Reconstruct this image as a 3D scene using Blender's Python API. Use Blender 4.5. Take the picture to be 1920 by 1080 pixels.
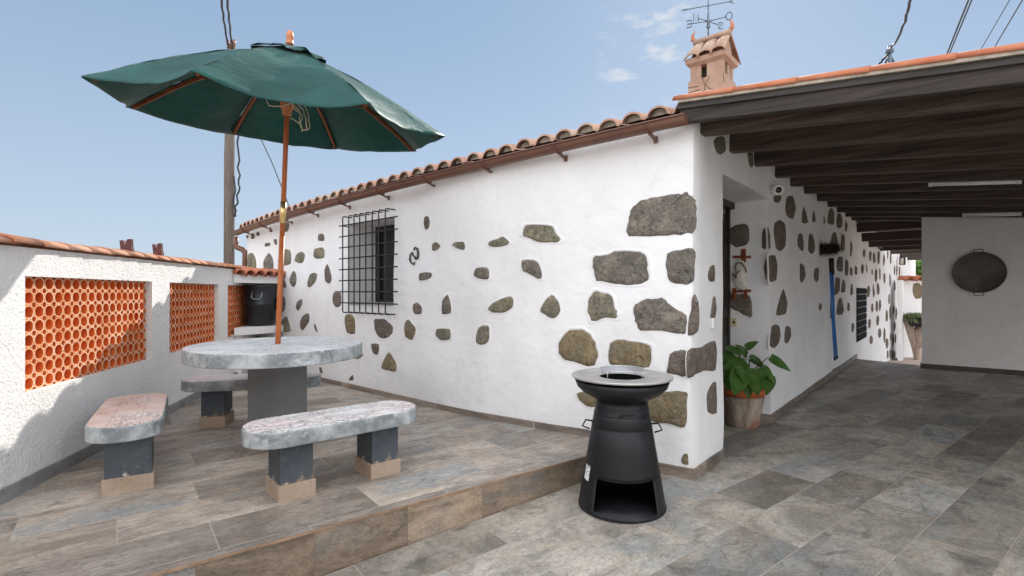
import bpy, bmesh, math, random
from mathutils import Vector, Matrix, noise as mnoise
R = math.radians
random.seed(7)
for o in list(bpy.data.objects): bpy.data.objects.remove(o)
SC = bpy.context.scene
COL = SC.collection

# ------------------------------------------------------------------ camera, sky, sun, exposure
H = 1.405          # eye height over the lower patio
PZ = 0.185         # level of the raised terrace
cam = bpy.data.cameras.new('camera'); camo = bpy.data.objects.new('camera', cam); COL.objects.link(camo)
camo.location = (0, 0, H); camo.rotation_euler = (R(90), 0, 0)
cam.sensor_width = 36; cam.lens = 18.0; cam.shift_y = 8/1920; cam.clip_start = 0.05; cam.clip_end = 3000
SC.camera = camo
SUN_AZ, SUN_EL = 68.0, 33.45          # azimuth from +X towards +Y
SKY_LOW = (3.25, 3.9, 4.75, 1); SKY_HIGH = (1.85, 2.68, 3.85, 1); SKY_BACK = (14.0, 14.2, 14.9, 1)
w = bpy.data.worlds.new("World"); SC.world = w; w.use_nodes = True
nt = w.node_tree; N = nt.nodes; L = nt.links; N.clear()
out = N.new('ShaderNodeOutputWorld'); bg = N.new('ShaderNodeBackground'); sky = N.new('ShaderNodeTexSky')
sky.sky_type = 'NISHITA'; sky.sun_disc = False; sky.sun_elevation = R(SUN_EL); sky.sun_rotation = R(90-SUN_AZ)
sky.altitude = 100; sky.air_density = 1.0; sky.dust_density = 0.5; sky.ozone_density = 2.0
bg.inputs['Strength'].default_value = 0.10
# a few small clouds, drawn by direction
tc = N.new('ShaderNodeTexCoord')
mp = N.new('ShaderNodeMapping'); mp.inputs['Scale'].default_value = (14, 14, 34)
ns = N.new('ShaderNodeTexNoise'); ns.inputs['Scale'].default_value = 1.0; ns.inputs['Detail'].default_value = 6; ns.inputs['Roughness'].default_value = .6
rp = N.new('ShaderNodeMapRange'); rp.inputs['From Min'].default_value = .54; rp.inputs['From Max'].default_value = .72; rp.clamp = True
d0 = Vector(((1278-960)/960, 1, (548-110)/960)).normalized()
dot = N.new('ShaderNodeVectorMath'); dot.operation = 'DOT_PRODUCT'; dot.inputs[1].default_value = d0
nrm = N.new('ShaderNodeVectorMath'); nrm.operation = 'NORMALIZE'
r2 = N.new('ShaderNodeMapRange'); r2.inputs['From Min'].default_value = .986; r2.inputs['From Max'].default_value = .996; r2.clamp = True
mu = N.new('ShaderNodeMath'); mu.operation = 'MULTIPLY'
mx = N.new('ShaderNodeMix'); mx.data_type = 'RGBA'; mx.inputs['B'].default_value = (4.6, 4.8, 5.1, 1)
L.new(tc.outputs['Generated'], nrm.inputs[0]); L.new(nrm.outputs[0], mp.inputs[0]); L.new(mp.outputs[0], ns.inputs['Vector'])
L.new(ns.outputs['Fac'], rp.inputs['Value']); L.new(nrm.outputs[0], dot.inputs[0]); L.new(dot.outputs['Value'], r2.inputs['Value'])
L.new(rp.outputs[0], mu.inputs[0]); L.new(r2.outputs[0], mu.inputs[1]); L.new(mu.outputs[0], mx.inputs['Factor'])

# the clear sky tempered with marine haze: pale at the horizon, plus an unseen bright area added behind the viewer as fill light
sx = N.new('ShaderNodeSeparateXYZ'); L.new(nrm.outputs[0], sx.inputs[0])
ge_ = N.new('ShaderNodeMapRange'); ge_.interpolation_type = 'SMOOTHSTEP'; ge_.inputs['From Min'].default_value = -.02; ge_.inputs['From Max'].default_value = .55; L.new(sx.outputs[2], ge_.inputs['Value'])
gm = N.new('ShaderNodeMix'); gm.data_type = 'RGBA'; gm.inputs['A'].default_value = SKY_LOW; gm.inputs['B'].default_value = SKY_HIGH; L.new(ge_.outputs[0], gm.inputs['Factor'])
ns2 = N.new('ShaderNodeMix'); ns2.data_type = 'RGBA'; ns2.inputs['Factor'].default_value = .88; L.new(sky.outputs[0], ns2.inputs['A']); L.new(gm.outputs['Result'], ns2.inputs['B'])
bk = N.new('ShaderNodeMapRange'); bk.interpolation_type = 'SMOOTHSTEP'; bk.inputs['From Min'].default_value = .12; bk.inputs['From Max'].default_value = .72
bd = N.new('ShaderNodeVectorMath'); bd.operation = 'DOT_PRODUCT'; bd.inputs[1].default_value = (0, -.80, .60); L.new(nrm.outputs[0], bd.inputs[0]); L.new(bd.outputs['Value'], bk.inputs['Value'])
bm_ = N.new('ShaderNodeMix'); bm_.data_type = 'RGBA'; bm_.inputs['B'].default_value = SKY_BACK; L.new(bk.outputs[0], bm_.inputs['Factor']); L.new(ns2.outputs['Result'], bm_.inputs['A'])
L.new(bm_.outputs['Result'], mx.inputs['A']); L.new(mx.outputs['Result'], bg.inputs['Color']); L.new(bg.outputs[0], out.inputs[0])
sl = bpy.data.lights.new('sun', 'SUN'); sl.energy = 3.0; sl.angle = R(0.5); sl.color = (1, .95, .87)
slo = bpy.data.objects.new('sun', sl); COL.objects.link(slo)
sd = Vector((math.cos(R(SUN_AZ))*math.cos(R(SUN_EL)), math.sin(R(SUN_AZ))*math.cos(R(SUN_EL)), math.sin(R(SUN_EL))))
slo.rotation_euler = sd.to_track_quat('Z', 'Y').to_euler(); slo.location = (5, 10, 12)
SC.view_settings.view_transform = 'Standard'; SC.view_settings.look = 'None'; SC.view_settings.gamma = 1
SC.view_settings.exposure = 0.74

# ------------------------------------------------------------------ helpers
def P(x, y, d): return Vector(((x-960)/960*d, d, H+(548-y)/960*d))
def lerp(a, b, t): return a+(b-a)*t
def tag(o, label=None, cat=None, group=None, kind=None):
    if label: o['label'] = label
    if cat: o['category'] = cat
    if group: o['group'] = group
    if kind: o['kind'] = kind
    return o
def thing(name, loc, label, cat, group=None, rz=0):
    o = bpy.data.objects.new(name, None); COL.objects.link(o); o.location = loc; o.rotation_euler = (0, 0, rz)
    o.empty_display_size = .1
    return tag(o, label, cat, group)
def obj(name, bm, mats, parent=None, smooth=False, org=None):
    """links bm as one mesh; vertices are in world space; children get coordinates relative to the thing's Empty"""
    root = Vector((0, 0, 0)); p = parent
    while p is not None:
        root += Vector(p.location); p = p.parent
    o0 = org if org is not None else root
    bmesh.ops.translate(bm, verts=bm.verts, vec=-Vector(o0))
    me = bpy.data.meshes.new(name); bm.to_mesh(me); bm.free()
    for m in (mats if isinstance(mats, (list, tuple)) else [mats]): me.materials.append(m)
    if smooth:
        for p_ in me.polygons: p_.use_smooth = True
    o = bpy.data.objects.new(name, me); COL.objects.link(o)
    if parent: o.parent = parent; o.location = Vector(o0)-root
    else: o.location = Vector(o0)
    return o
def dup(root, loc, rz, label=None):
    r = root.copy(); COL.objects.link(r); r.location = loc; r.rotation_euler = (0, 0, rz)
    if label: r['label'] = label
    for ch in list(root.children):
        c = ch.copy(); COL.objects.link(c); c.parent = r
        for g in list(ch.children):
            d = g.copy(); COL.objects.link(d); d.parent = c
    return r
def BM(): return bmesh.new()
def face(bm, pts, mi=0):
    f = bm.faces.new([bm.verts.new(p) for p in pts]); f.material_index = mi; return f
def box(bm, c, size, ax=None, mi=0):
    """box centred at c; ax = (ex,ey,ez) unit axes"""
    ex, ey, ez = ax if ax else (Vector((1,0,0)), Vector((0,1,0)), Vector((0,0,1)))
    c = Vector(c); a, b, d = [s/2 for s in size]
    v = [bm.verts.new(c+ex*a*i+ey*b*j+ez*d*k) for i in (-1,1) for j in (-1,1) for k in (-1,1)]
    for q in ((0,1,3,2),(4,6,7,5),(0,4,5,1),(2,3,7,6),(0,2,6,4),(1,5,7,3)):
        f = bm.faces.new([v[i] for i in q]); f.material_index = mi
    return v
def beam(bm, a, b, wd, ht, mi=0, up=Vector((0,0,1))):
    a, b = Vector(a), Vector(b); ex = (b-a).normalized(); ey = up.cross(ex).normalized(); ez = ex.cross(ey)
    box(bm, (a+b)/2, ((b-a).length, wd, ht), (ex, ey, ez), mi)
def prism(bm, poly, z0, z1, mi=0, top=True, bot=True):
    lo = [bm.verts.new((p[0], p[1], z0 if not callable(z0) else z0(p))) for p in poly]
    hi = [bm.verts.new((p[0], p[1], z1 if not callable(z1) else z1(p))) for p in poly]
    n = len(poly)
    for i in range(n):
        f = bm.faces.new((lo[i], lo[(i+1)%n], hi[(i+1)%n], hi[i])); f.material_index = mi
    if top: bm.faces.new(hi).material_index = mi
    if bot: bm.faces.new(lo[::-1]).material_index = mi
def tube(bm, pts, r, n=10, mi=0, caps=True):
    pts = [Vector(p) for p in pts]; rings = []
    rr = r if isinstance(r, (list, tuple)) else [r]*len(pts)
    prev = None
    for i, p in enumerate(pts):
        if i == 0: t = pts[1]-pts[0]
        elif i == len(pts)-1: t = pts[-1]-pts[-2]
        else: t = (pts[i+1]-p).normalized()+(p-pts[i-1]).normalized()
        t.normalize()
        if prev is None:
            a = Vector((0,0,1)) if abs(t.z) < .9 else Vector((1,0,0))
            u = t.cross(a).normalized()
        else:
            u = (prev-t*prev.dot(t)).normalized()
        prev = u; v = t.cross(u)
        rings.append([bm.verts.new(p+(u*math.cos(k*2*math.pi/n)+v*math.sin(k*2*math.pi/n))*rr[i]) for k in range(n)])
    for i in range(len(rings)-1):
        for k in range(n):
            f = bm.faces.new((rings[i][k], rings[i][(k+1)%n], rings[i+1][(k+1)%n], rings[i+1][k])); f.material_index = mi; f.smooth = True
    if caps:
        bm.faces.new(rings[0][::-1]).material_index = mi; bm.faces.new(rings[-1]).material_index = mi
def lathe(bm, prof, c=(0,0,0), n=40, ax=None, skip=None, closed=False, mi=0):
    ex, ey, ez = ax if ax else (Vector((1,0,0)), Vector((0,1,0)), Vector((0,0,1)))
    c = Vector(c)
    rings = [[bm.verts.new(c+ez*z+(ex*math.cos(k*2*math.pi/n)+ey*math.sin(k*2*math.pi/n))*max(r, 1e-4)) for k in range(n)] for r, z in prof]
    m = len(rings)
    for i in range(m if closed else m-1):
        for k in range(n):
            if skip and skip(i, k): continue
            j = (i+1) % m
            f = bm.faces.new((rings[i][k], rings[i][(k+1)%n], rings[j][(k+1)%n], rings[j][k])); f.smooth = True; f.material_index = mi
    return rings
def bevel(o, wd=.004, seg=2):
    m = o.modifiers.new('bevel', 'BEVEL'); m.width = wd; m.segments = seg; m.limit_method = 'ANGLE'; m.angle_limit = R(35)
    return o
def n3(p, s=1.0): return mnoise.noise(Vector(p)*s)

# ------------------------------------------------------------------ materials
class M:
    def __init__(s, name, rough=.8, metallic=0, spec=.3):
        s.m = bpy.data.materials.new(name); s.m.use_nodes = True; s.nt = s.m.node_tree; s.N = s.nt.nodes; s.L = s.nt.links
        s.b = s.N['Principled BSDF']; s.b.inputs['Roughness'].default_value = rough; s.b.inputs['Metallic'].default_value = metallic
        s.b.inputs['Specular IOR Level'].default_value = spec
        s.tc = s.N.new('ShaderNodeTexCoord'); s.hs = []
    def co(s, scale=(1,1,1), rot=(0,0,0), kind='Object', loc=(0,0,0)):
        m = s.N.new('ShaderNodeMapping'); m.inputs['Scale'].default_value = scale; m.inputs['Rotation'].default_value = rot; m.inputs['Location'].default_value = loc
        s.L.new(s.tc.outputs[kind], m.inputs[0]); return m.outputs[0]
    def noise(s, sc, det=4, ro=.55, dist=0, co=None):
        n = s.N.new('ShaderNodeTexNoise'); n.inputs['Scale'].default_value = sc; n.inputs['Detail'].default_value = det
        n.inputs['Roughness'].default_value = ro; n.inputs['Distortion'].default_value = dist
        s.L.new(co if co is not None else s.tc.outputs['Object'], n.inputs['Vector']); return n.outputs['Fac']
    def vor(s, sc, feat='F1', co=None, out='Distance'):
        n = s.N.new('ShaderNodeTexVoronoi'); n.feature = feat; n.inputs['Scale'].default_value = sc
        s.L.new(co if co is not None else s.tc.outputs['Object'], n.inputs['Vector']); return n.outputs[out]
    def ramp(s, v, a, b, lo=0., hi=1.):
        n = s.N.new('ShaderNodeMapRange'); n.clamp = True
        n.inputs['From Min'].default_value = a; n.inputs['From Max'].default_value = b
        n.inputs['To Min'].default_value = lo; n.inputs['To Max'].default_value = hi
        s.L.new(v, n.inputs['Value']); return n.outputs[0]
    def math(s, op, a, b=None, c=None):
        n = s.N.new('ShaderNodeMath'); n.operation = op
        for i, x in enumerate((a, b, c)):
            if x is None: continue
            if isinstance(x, (int, float)): n.inputs[i].default_value = x
            else: s.L.new(x, n.inputs[i])
        return n.outputs[0]
    def mix(s, fac, a, b, mode='MIX'):
        n = s.N.new('ShaderNodeMix'); n.data_type = 'RGBA'; n.blend_type = mode
        if isinstance(fac, (int, float)): n.inputs['Factor'].default_value = fac
        else: s.L.new(fac, n.inputs['Factor'])
        for k, x in (('A', a), ('B', b)):
            if isinstance(x, (tuple, list)): n.inputs[k].default_value = tuple(x)+((1,) if len(x) == 3 else ())
            else: s.L.new(x, n.inputs[k])
        return n.outputs['Result']
    def col(s, c):
        if isinstance(c, (tuple, list)): s.b.inputs['Base Color'].default_value = tuple(c)+(1,)
        else: s.L.new(c, s.b.inputs['Base Color'])
        return s
    def rough(s, v): s.L.new(v, s.b.inputs['Roughness']); return s
    def bump(s, v, strength=.5, dist=.01):
        n = s.N.new('ShaderNodeBump'); n.inputs['Strength'].default_value = strength; n.inputs['Distance'].default_value = dist
        s.L.new(v, n.inputs['Height'])
        if s.hs: s.L.new(s.hs[-1], n.inputs['Normal'])
        s.hs.append(n.outputs[0]); s.L.new(n.outputs[0], s.b.inputs['Normal']); return s

def simple(name, c, rough=.6, metallic=0, spec=.4, var=.25, sc=6, bump=.15, bd=.004, bsc=40):
    m = M(name, rough, metallic, spec)
    n = m.noise(sc, 5, .6)
    m.col(m.mix(m.ramp(n, .3, .7), tuple(x*(1-var) for x in c), tuple(min(1, x*(1+var)) for x in c)))
    if bump: m.bump(m.noise(bsc, 4), bump, bd)
    return m.m

def plaster(name, base=(.80,.80,.79), dirt=(.60,.59,.56), coarse=0.0, warm=0.0):
    m = M(name, .92, 0, .15)
    big = m.noise(.9, 5, .6); streak = m.noise(1.0, 4, .6, .3, m.co((5, 5, .7)))
    c = m.mix(m.ramp(big, .42, .72, 0, .45), base, dirt)
    c = m.mix(m.ramp(m.noise(3.1, 6, .7, .8, m.co(loc=(4,4,4))), .56, .72, 0, .3), c, tuple(x*.9 for x in dirt))
    c = m.mix(m.ramp(streak, .52, .8, 0, .25), c, (.62,.63,.65))
    if coarse:
        sp = m.vor(22); c = m.mix(m.ramp(m.noise(28, 5, .7), .58, .70, 0, .34), c, (.42,.41,.39))
    m.col(c)
    m.bump(m.noise(2.6, 3, .5), .5, .05)
    m.bump(m.noise(14, 4, .6), .35, .012)
    if coarse:
        m.bump(m.noise(38, 5, .7), .9*coarse, .02)
        m.bump(m.vor(48), .5*coarse, .008)
    else: m.bump(m.noise(70, 3, .6), .15, .003)
    return m.m
m_plaster = plaster('whitewashed_plaster', (.84,.84,.84), (.66,.65,.63))
m_rough = plaster('roughcast_plaster', (.88,.875,.86), (.74,.72,.69), .8)
m_back = plaster('carport_plaster', (.84,.83,.81), (.68,.67,.65), .2)

def stone(name, a, b, c):
    m = M(name, .9, 0, .2)
    n1 = m.noise(6, 6, .65); n2 = m.noise(34, 4, .7); v = m.vor(30)
    k = m.mix(m.ramp(n1, .35, .65), a, b)
    k = m.mix(m.ramp(m.noise(9, 4, .6, 0, m.co(loc=(3, 7, 1))), .5, .68), k, c)
    k = m.mix(m.ramp(n2, .55, .66, 0, .75), k, tuple(x*.36 for x in a))
    k = m.mix(m.ramp(m.noise(17, 5, .7, 0, m.co(loc=(1, 2, 9))), .57, .68, 0, .6), k, (.34,.32,.27))
    k = m.mix(m.ramp(m.noise(60, 3, .6), .58, .7, 0, .5), k, (.42,.40,.36))
    m.col(k); m.bump(n1, .9, .05); m.bump(n2, 1.0, .016); m.bump(v, .5, .008)
    return m.m
m_stone = [stone('grey_basalt', (.125,.113,.096), (.215,.192,.163), (.27,.235,.18)),
           stone('brown_basalt', (.130,.103,.085), (.215,.175,.145), (.17,.14,.115)),
           stone('ochre_stone', (.185,.145,.085), (.29,.225,.13), (.19,.175,.135)),
           stone('olive_stone', (.140,.130,.098), (.235,.218,.158), (.30,.265,.17))]

T1 = Vector((.79, .61, 0)).normalized(); T2 = Vector((-T1.y, T1.x, 0))
ANG = math.atan2(T1.y, T1.x)
def slate(name, wd=.77, ht=.355, off=(0, 0), tint=(1,1,1), lum=1.0, streak=1.0, rust=.7, z_is_v=False, grout=(.42,.37,.32)):
    m = M(name, .5, 0, .4)
    sep = m.N.new('ShaderNodeSeparateXYZ')
    m.L.new(m.co((1,1,1), (0,0,0)), sep.inputs[0])
    x, y, z = sep.outputs
    ca, sa = math.cos(ANG), math.sin(ANG)
    u = m.math('ADD', m.math('MULTIPLY', x, ca), m.math('MULTIPLY', y, sa))
    v = z if z_is_v else m.math('ADD', m.math('MULTIPLY', x, -sa), m.math('MULTIPLY', y, ca))
    vr = m.math('DIVIDE', m.math('ADD', v, off[1]), ht); row = m.math('FLOOR', vr); fv = m.math('SUBTRACT', vr, row)
    # offset of each row wanders, as a careless running bond does
    wn = m.N.new('ShaderNodeTexWhiteNoise'); wn.noise_dimensions = '1D'; m.L.new(row, wn.inputs['W'])
    sh = m.math('ADD', m.math('MULTIPLY', m.math('MODULO', m.math('ABSOLUTE', row), 2.0), .5), m.math('MULTIPLY', wn.outputs['Value'], .12))
    ur = m.math('ADD', m.math('DIVIDE', m.math('ADD', u, off[0]), wd), sh); colm = m.math('FLOOR', ur); fu = m.math('SUBTRACT', ur, colm)
    cmb = m.N.new('ShaderNodeCombineXYZ'); m.L.new(row, cmb.inputs[0]); m.L.new(colm, cmb.inputs[1])
    w2 = m.N.new('ShaderNodeTexWhiteNoise'); w2.noise_dimensions = '2D'; m.L.new(cmb.outputs[0], w2.inputs['Vector'])
    # local coordinates, shifted by a random vector for each tile
    loc = m.N.new('ShaderNodeCombineXYZ'); m.L.new(u, loc.inputs[0]); m.L.new(v, loc.inputs[1])
    sc = m.N.new('ShaderNodeVectorMath'); sc.operation = 'MULTIPLY_ADD'; sc.inputs[1].default_value = (13, 13, 13)
    m.L.new(w2.outputs['Color'], sc.inputs[0]); m.L.new(loc.outputs[0], sc.inputs[2])
    st = m.N.new('ShaderNodeMapping'); st.inputs['Scale'].default_value = (1, 1+2.2*streak, 1); m.L.new(sc.outputs[0], st.inputs[0])
    cv = st.outputs[0]
    n1 = m.noise(1.9, 8, .62, 1.1, cv); n2 = m.noise(3.2, 7, .6, 1.6, cv); n3_ = m.noise(22, 6, .7, .3, cv); n4 = m.noise(1.1, 4, .5, .6, cv)
    rnd = w2.outputs['Value']
    g1 = (.27*tint[0], .238*tint[1], .205*tint[2]); g2 = (.50*tint[0], .445*tint[1], .385*tint[2])
    c = m.mix(m.ramp(n1, .40, .60), g1, g2)
    blue = m.math('MULTIPLY', m.ramp(n4, .48, .62), m.ramp(rnd, .35, .75, .15, 1))
    c = m.mix(m.math('MULTIPLY', blue, .72), c, (.235, .272, .285))
    rs = m.math('MULTIPLY', m.ramp(n2, .54, .66), rust)
    c = m.mix(rs, c, (.50, .37, .26))
    dk = m.ramp(n2, .42, .33); c = m.mix(m.math('MULTIPLY', dk, .6), c, (.10,.092,.085))
    lt = m.ramp(n1, .62, .72); c = m.mix(m.math('MULTIPLY', lt, .6), c, (.56,.52,.47))
    c = m.mix(m.ramp(n3_, .38, .68, 0, .42), c, tuple(a*.42 for a in g1))
    gr = m.noise(60, 4, .75, .2, cv); c = m.mix(m.ramp(gr, .50, .66, 0, .35), c, tuple(a*.35 for a in g1)); c = m.mix(m.ramp(gr, .46, .34, 0, .25), c, (.62,.58,.53))
    vein = m.noise(2.6, 6, .62, 1.0, cv); vl = m.ramp(m.math('ABSOLUTE', m.math('SUBTRACT', vein, .52)), .010, .003)
    c = m.mix(m.math('MULTIPLY', vl, .45), c, (.13,.10,.08))
    bright = m.ramp(w2.outputs['Color'], 0, 1, .52*lum, 1.26*lum)
    hsv = m.N.new('ShaderNodeHueSaturation'); m.L.new(c, hsv.inputs['Color']); m.L.new(bright, hsv.inputs['Value']); hsv.inputs['Saturation'].default_value = 1.0
    du = m.math('MULTIPLY', m.math('MINIMUM', fu, m.math('SUBTRACT', 1.0, fu)), wd)
    dv = m.math('MULTIPLY', m.math('MINIMUM', fv, m.math('SUBTRACT', 1.0, fv)), ht)
    e = m.math('MINIMUM', du, dv) if not z_is_v else du
    j = m.ramp(e, .0020, .0050, 1, 0)
    m.col(m.mix(m.math('MULTIPLY', j, .65), hsv.outputs[0], grout))
    m.rough(m.ramp(n3_, .3, .7, .36, .62))
    m.bump(m.ramp(e, 0, .005), .6, .003)
    m.bump(n1, .35, .012); m.bump(n3_, .25, .003)
    return m.m
m_patio = slate('patio_slate_tile', off=(.1, .16), streak=.15, lum=1.12, rust=.4, tint=(.97,1.0,.98))
m_terrace = slate('terrace_slate_tile', .80, .36, off=(.35, .11), tint=(1.03,.99,.95), lum=1.1, streak=.55, rust=.6)
m_riser = slate('riser_slate_tile', .52, .5, off=(.2, .1), tint=(1.0,.85,.70), lum=.85, streak=.6, rust=.8, z_is_v=True, grout=(.2,.14,.1))
m_skirt = slate('skirting_tile', .33, .5, off=(.1, .1), tint=(.9,.82,.76), lum=.8, streak=.4, rust=.5, z_is_v=True, grout=(.35,.32,.29))

def tile_mat(name, a, b, c):
    m = M(name, .8, 0, .25)
    k = m.mix(m.ramp(m.noise(5, 5, .6), .35, .65), a, b)
    k = m.mix(m.ramp(m.noise(2.2, 6, .7), .5, .68, 0, .8), k, c)
    k = m.mix(m.ramp(m.noise(45, 3, .6), .6, .72, 0, .5), k, tuple(x*.4 for x in a))
    m.col(k); m.bump(m.noise(30, 4, .6), .3, .004); return m.m
m_roof = tile_mat('weathered_roof_tile', (.38,.21,.15), (.52,.33,.24), (.44,.38,.32))
m_edge = tile_mat('terracotta_edge_tile', (.42,.13,.065), (.50,.20,.11), (.40,.19,.12))
m_cap = tile_mat('pale_cap_tile', (.48,.20,.11), (.58,.32,.21), (.44,.30,.23))  # paler, pinkish orange coping tile
m_orange = M('fired_clay_lattice', .7, 0, .25)  # deeper red of light bouncing inside the tubes is put into this colour
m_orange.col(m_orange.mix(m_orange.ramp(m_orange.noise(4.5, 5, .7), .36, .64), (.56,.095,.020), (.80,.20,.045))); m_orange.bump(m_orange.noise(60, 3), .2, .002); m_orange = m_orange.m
m_face = M('sunlit_look_clay_edge', .75, 0, .2)  # same clay; sunlit paleness of the front faces put into the colour
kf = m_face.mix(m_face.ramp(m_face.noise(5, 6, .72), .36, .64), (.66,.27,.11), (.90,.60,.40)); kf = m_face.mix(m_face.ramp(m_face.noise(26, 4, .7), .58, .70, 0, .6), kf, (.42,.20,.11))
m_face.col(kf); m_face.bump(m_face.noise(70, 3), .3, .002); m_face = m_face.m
m_mortar = simple('mortar_bed', (.40,.35,.28), .9, var=.3, sc=14, bump=.6, bd=.01)

def wood(name, a, b, scale=(1.5, 22, 22), rough=.65, rot=0):
    m = M(name, rough, 0, .3)
    m2 = m.N.new('ShaderNodeMapping'); m2.inputs['Scale'].default_value = scale; m.L.new(m.co((1,1,1), (0, 0, rot)), m2.inputs[0])
    n = m.noise(3.0, 6, .65, .5, m2.outputs[0])
    m.col(m.mix(m.ramp(n, .35, .65), a, b)); m.bump(n, .4, .006); return m.m
UANG = math.atan2(-.645, .764)
m_beam = wood('dark_stained_wood', (.036,.027,.022), (.115,.082,.064), (.5, 12, 12), .6, -UANG)
m_beam2 = wood('pergola_wood', (.03,.02,.017), (.080,.055,.045), (.5, 12, 12), .6, -UANG)
m_pole_wood = wood('varnished_parasol_wood', (.36,.10,.03), (.50,.16,.05), (20, 20, 1.2), .4)
m_rib = wood('rib_wood', (.16,.05,.025), (.26,.09,.04), (8, 8, 8), .5)
m_post = wood('weathered_pole_wood', (.10,.085,.07), (.20,.16,.135), (20, 20, .8), .85)
m_bark = wood('driftwood', (.36,.27,.21), (.56,.46,.38), (9, 9, 1.5), .9)
m_gutter = simple('brown_painted_gutter', (.15,.068,.045), .42, 0, .5, .15, 3, .05)
m_iron = simple('black_iron', (.022,.022,.024), .5, .3, .5, .2, 10, .1)
m_wire = simple('black_cable', (.02,.02,.022), .6, bump=0)
m_dark = simple('dark_glass', (.018,.018,.02), .12, 0, .5, .1, 3, 0)
m_frame = simple('dark_door_wood', (.03,.024,.02), .5, bump=.2)
m_whitep = simple('white_enamel', (.80,.80,.78), .35, bump=0, var=.04)
m_cream = simple('cream_plastic', (.62,.55,.34), .5, bump=0, var=.06)
m_galv = simple('galvanised_steel', (.13,.18,.22), .5, .2, .5, .15, 20, 0)
m_sky_blue = simple('blue_painted_pole', (.03,.17,.50), .35, bump=0, var=.08)
m_rope = simple('cream_rope', (.62,.56,.42), .9, bump=.4, bsc=200)
m_brass = simple('brass_sleeve', (.80,.58,.26), .28, .9, .5, .1, 12, 0)

# ------------------------------------------------------------------ plan of the house
def U2(a, b): v = Vector((b[0]-a[0], b[1]-a[1], 0)); return v.normalized()
FW = [(1.361,3.84), (.615,4.37), (.358,4.52), (-.311,4.98), (-.783,5.37), (-2.69,7.10), (-4.60,8.89)]   # front wall, near to far
FW = [Vector((a, b, 0)) for a, b in FW]
C0 = FW[0]
V = Vector((.645, .764, 0)).normalized(); S = Vector((.764, -.645, 0)).normalized()     # along side wall / to the right of it
def TS(t, s, z=0): return C0+V*t+S*s+Vector((0, 0, z))
Ca = C0+(FW[1]-C0).normalized()*.05; Cb = C0+V*.05; Cm = C0*.45+(Ca+Cb)*.275
FWD = (FW[1]-C0).normalized(); FW = [Cm, Ca]+FW[1:]
SW = [Cm, Cb, TS(.66, 0), TS(2.21, 0), TS(10.9, 0), Vector((11.4, 15.0, 0)), Vector((13.4, 17.0, 0))]
def seg_normal(a, b, side):
    d = (b-a).normalized(); n = Vector((d.y, -d.x, 0)); return n*side
def wallhit(x, y, poly, off=0.0, side=1):
    """view ray of a photo position against a wall of the plan: a point on that wall"""
    a = (x-960)/960; best = None
    for i in range(len(poly)-1):
        p, q = poly[i], poly[i+1]; nn = seg_normal(p, q, side)
        p2, q2 = p+nn*off, q+nn*off; dx, dy = q2.x-p2.x, q2.y-p2.y
        den = dx-a*dy
        if abs(den) < 1e-6: continue
        k = (a*p2.y-p2.x)/den
        e = 0 if 0 <= k <= 1 else min(abs(k), abs(k-1))
        yy = p2.y+dy*k
        if yy < .3: continue
        if best is None or e < best[0]-1e-9: best = (e, Vector((a*yy, yy, H+(548-y)/960*yy)), nn)
    return best[1], best[2]
FSIDE = -1 if seg_normal(FW[2], FW[3], 1).dot(Vector((0,-1,0))) < 0 else 1
SSIDE = 1 if seg_normal(SW[1], SW[2], 1).dot(S) > 0 else -1

# gutter line measured along the eaves
GP = [wallhit(x, y, FW, .13, FSIDE)[0] for x, y in ((1288,234),(1140,268),(1036,294),(900,327),(820,347),(665,385),(560,412),(443,442))]
arc = lambda p: (Vector((p[0], p[1], 0))-C0).length
def eave_z(p):
    a = arc(p); pts = sorted((arc(g), g.z) for g in GP)
    (a0, z0), (a1, z1) = pts[0], pts[-1]
    return z0+(z1-z0)*(a-a0)/(a1-a0)

# ------------------------------------------------------------------ ground, terrace, patio
def floor_z(p):
    g = (Vector((p[0], p[1], 0))-Vector((.55, 3.8, 0))).dot(-T1)
    return -.03*min(max(0, g), 6.0)
GZ = -.45
bm = BM(); face(bm, [(-600,-600,-.9), (600,-600,-.9), (600,600,-.9), (-600,600,-.9)])
tag(obj('ground', bm, simple('dry_ground', (.26,.21,.16), .95, var=.3, sc=.4, bump=.4)), kind='structure')
# lower patio: one sheet, cut to its far edge, sloping gently to the drain
bm = BM()
edge_far = [Vector((7.25,10.85,0)), Vector((7.84,9.85,0)), Vector((10.6,6.8,0))]
st_a = Vector((.958,4.13,0)); 
outline = [TS(9.05,-.7), edge_far[0], edge_far[1], TS(8.7,7.5), TS(-2,9.5), Vector((9,-12,0)), Vector((-7,-12,0)), Vector((-7,-2.5,0)), st_a-T1*4.6, st_a, st_a+V*.9]
nseg = []
for i, p in enumerate(outline): nseg.append(p)
f = bm.faces.new([bm.verts.new(p) for p in nseg])
bmesh.ops.triangulate(bm, faces=[f])
bmesh.ops.subdivide_edges(bm, edges=bm.edges[:], cuts=14, use_grid_fill=True)
for v_ in bm.verts: v_.co.z = floor_z(v_.co)
tag(obj('patio', bm, m_patio), kind='structure')
bm = BM()      # edge of the patio slab towards the lower yard
for a, b in zip([TS(9.05,-.3)]+edge_far[:2], edge_far):
    face(bm, [(a.x,a.y,0),(b.x,b.y,0),(b.x,b.y,GZ),(a.x,a.y,GZ)])
tag(obj('patio_edge', bm, m_riser), kind='structure')
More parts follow.
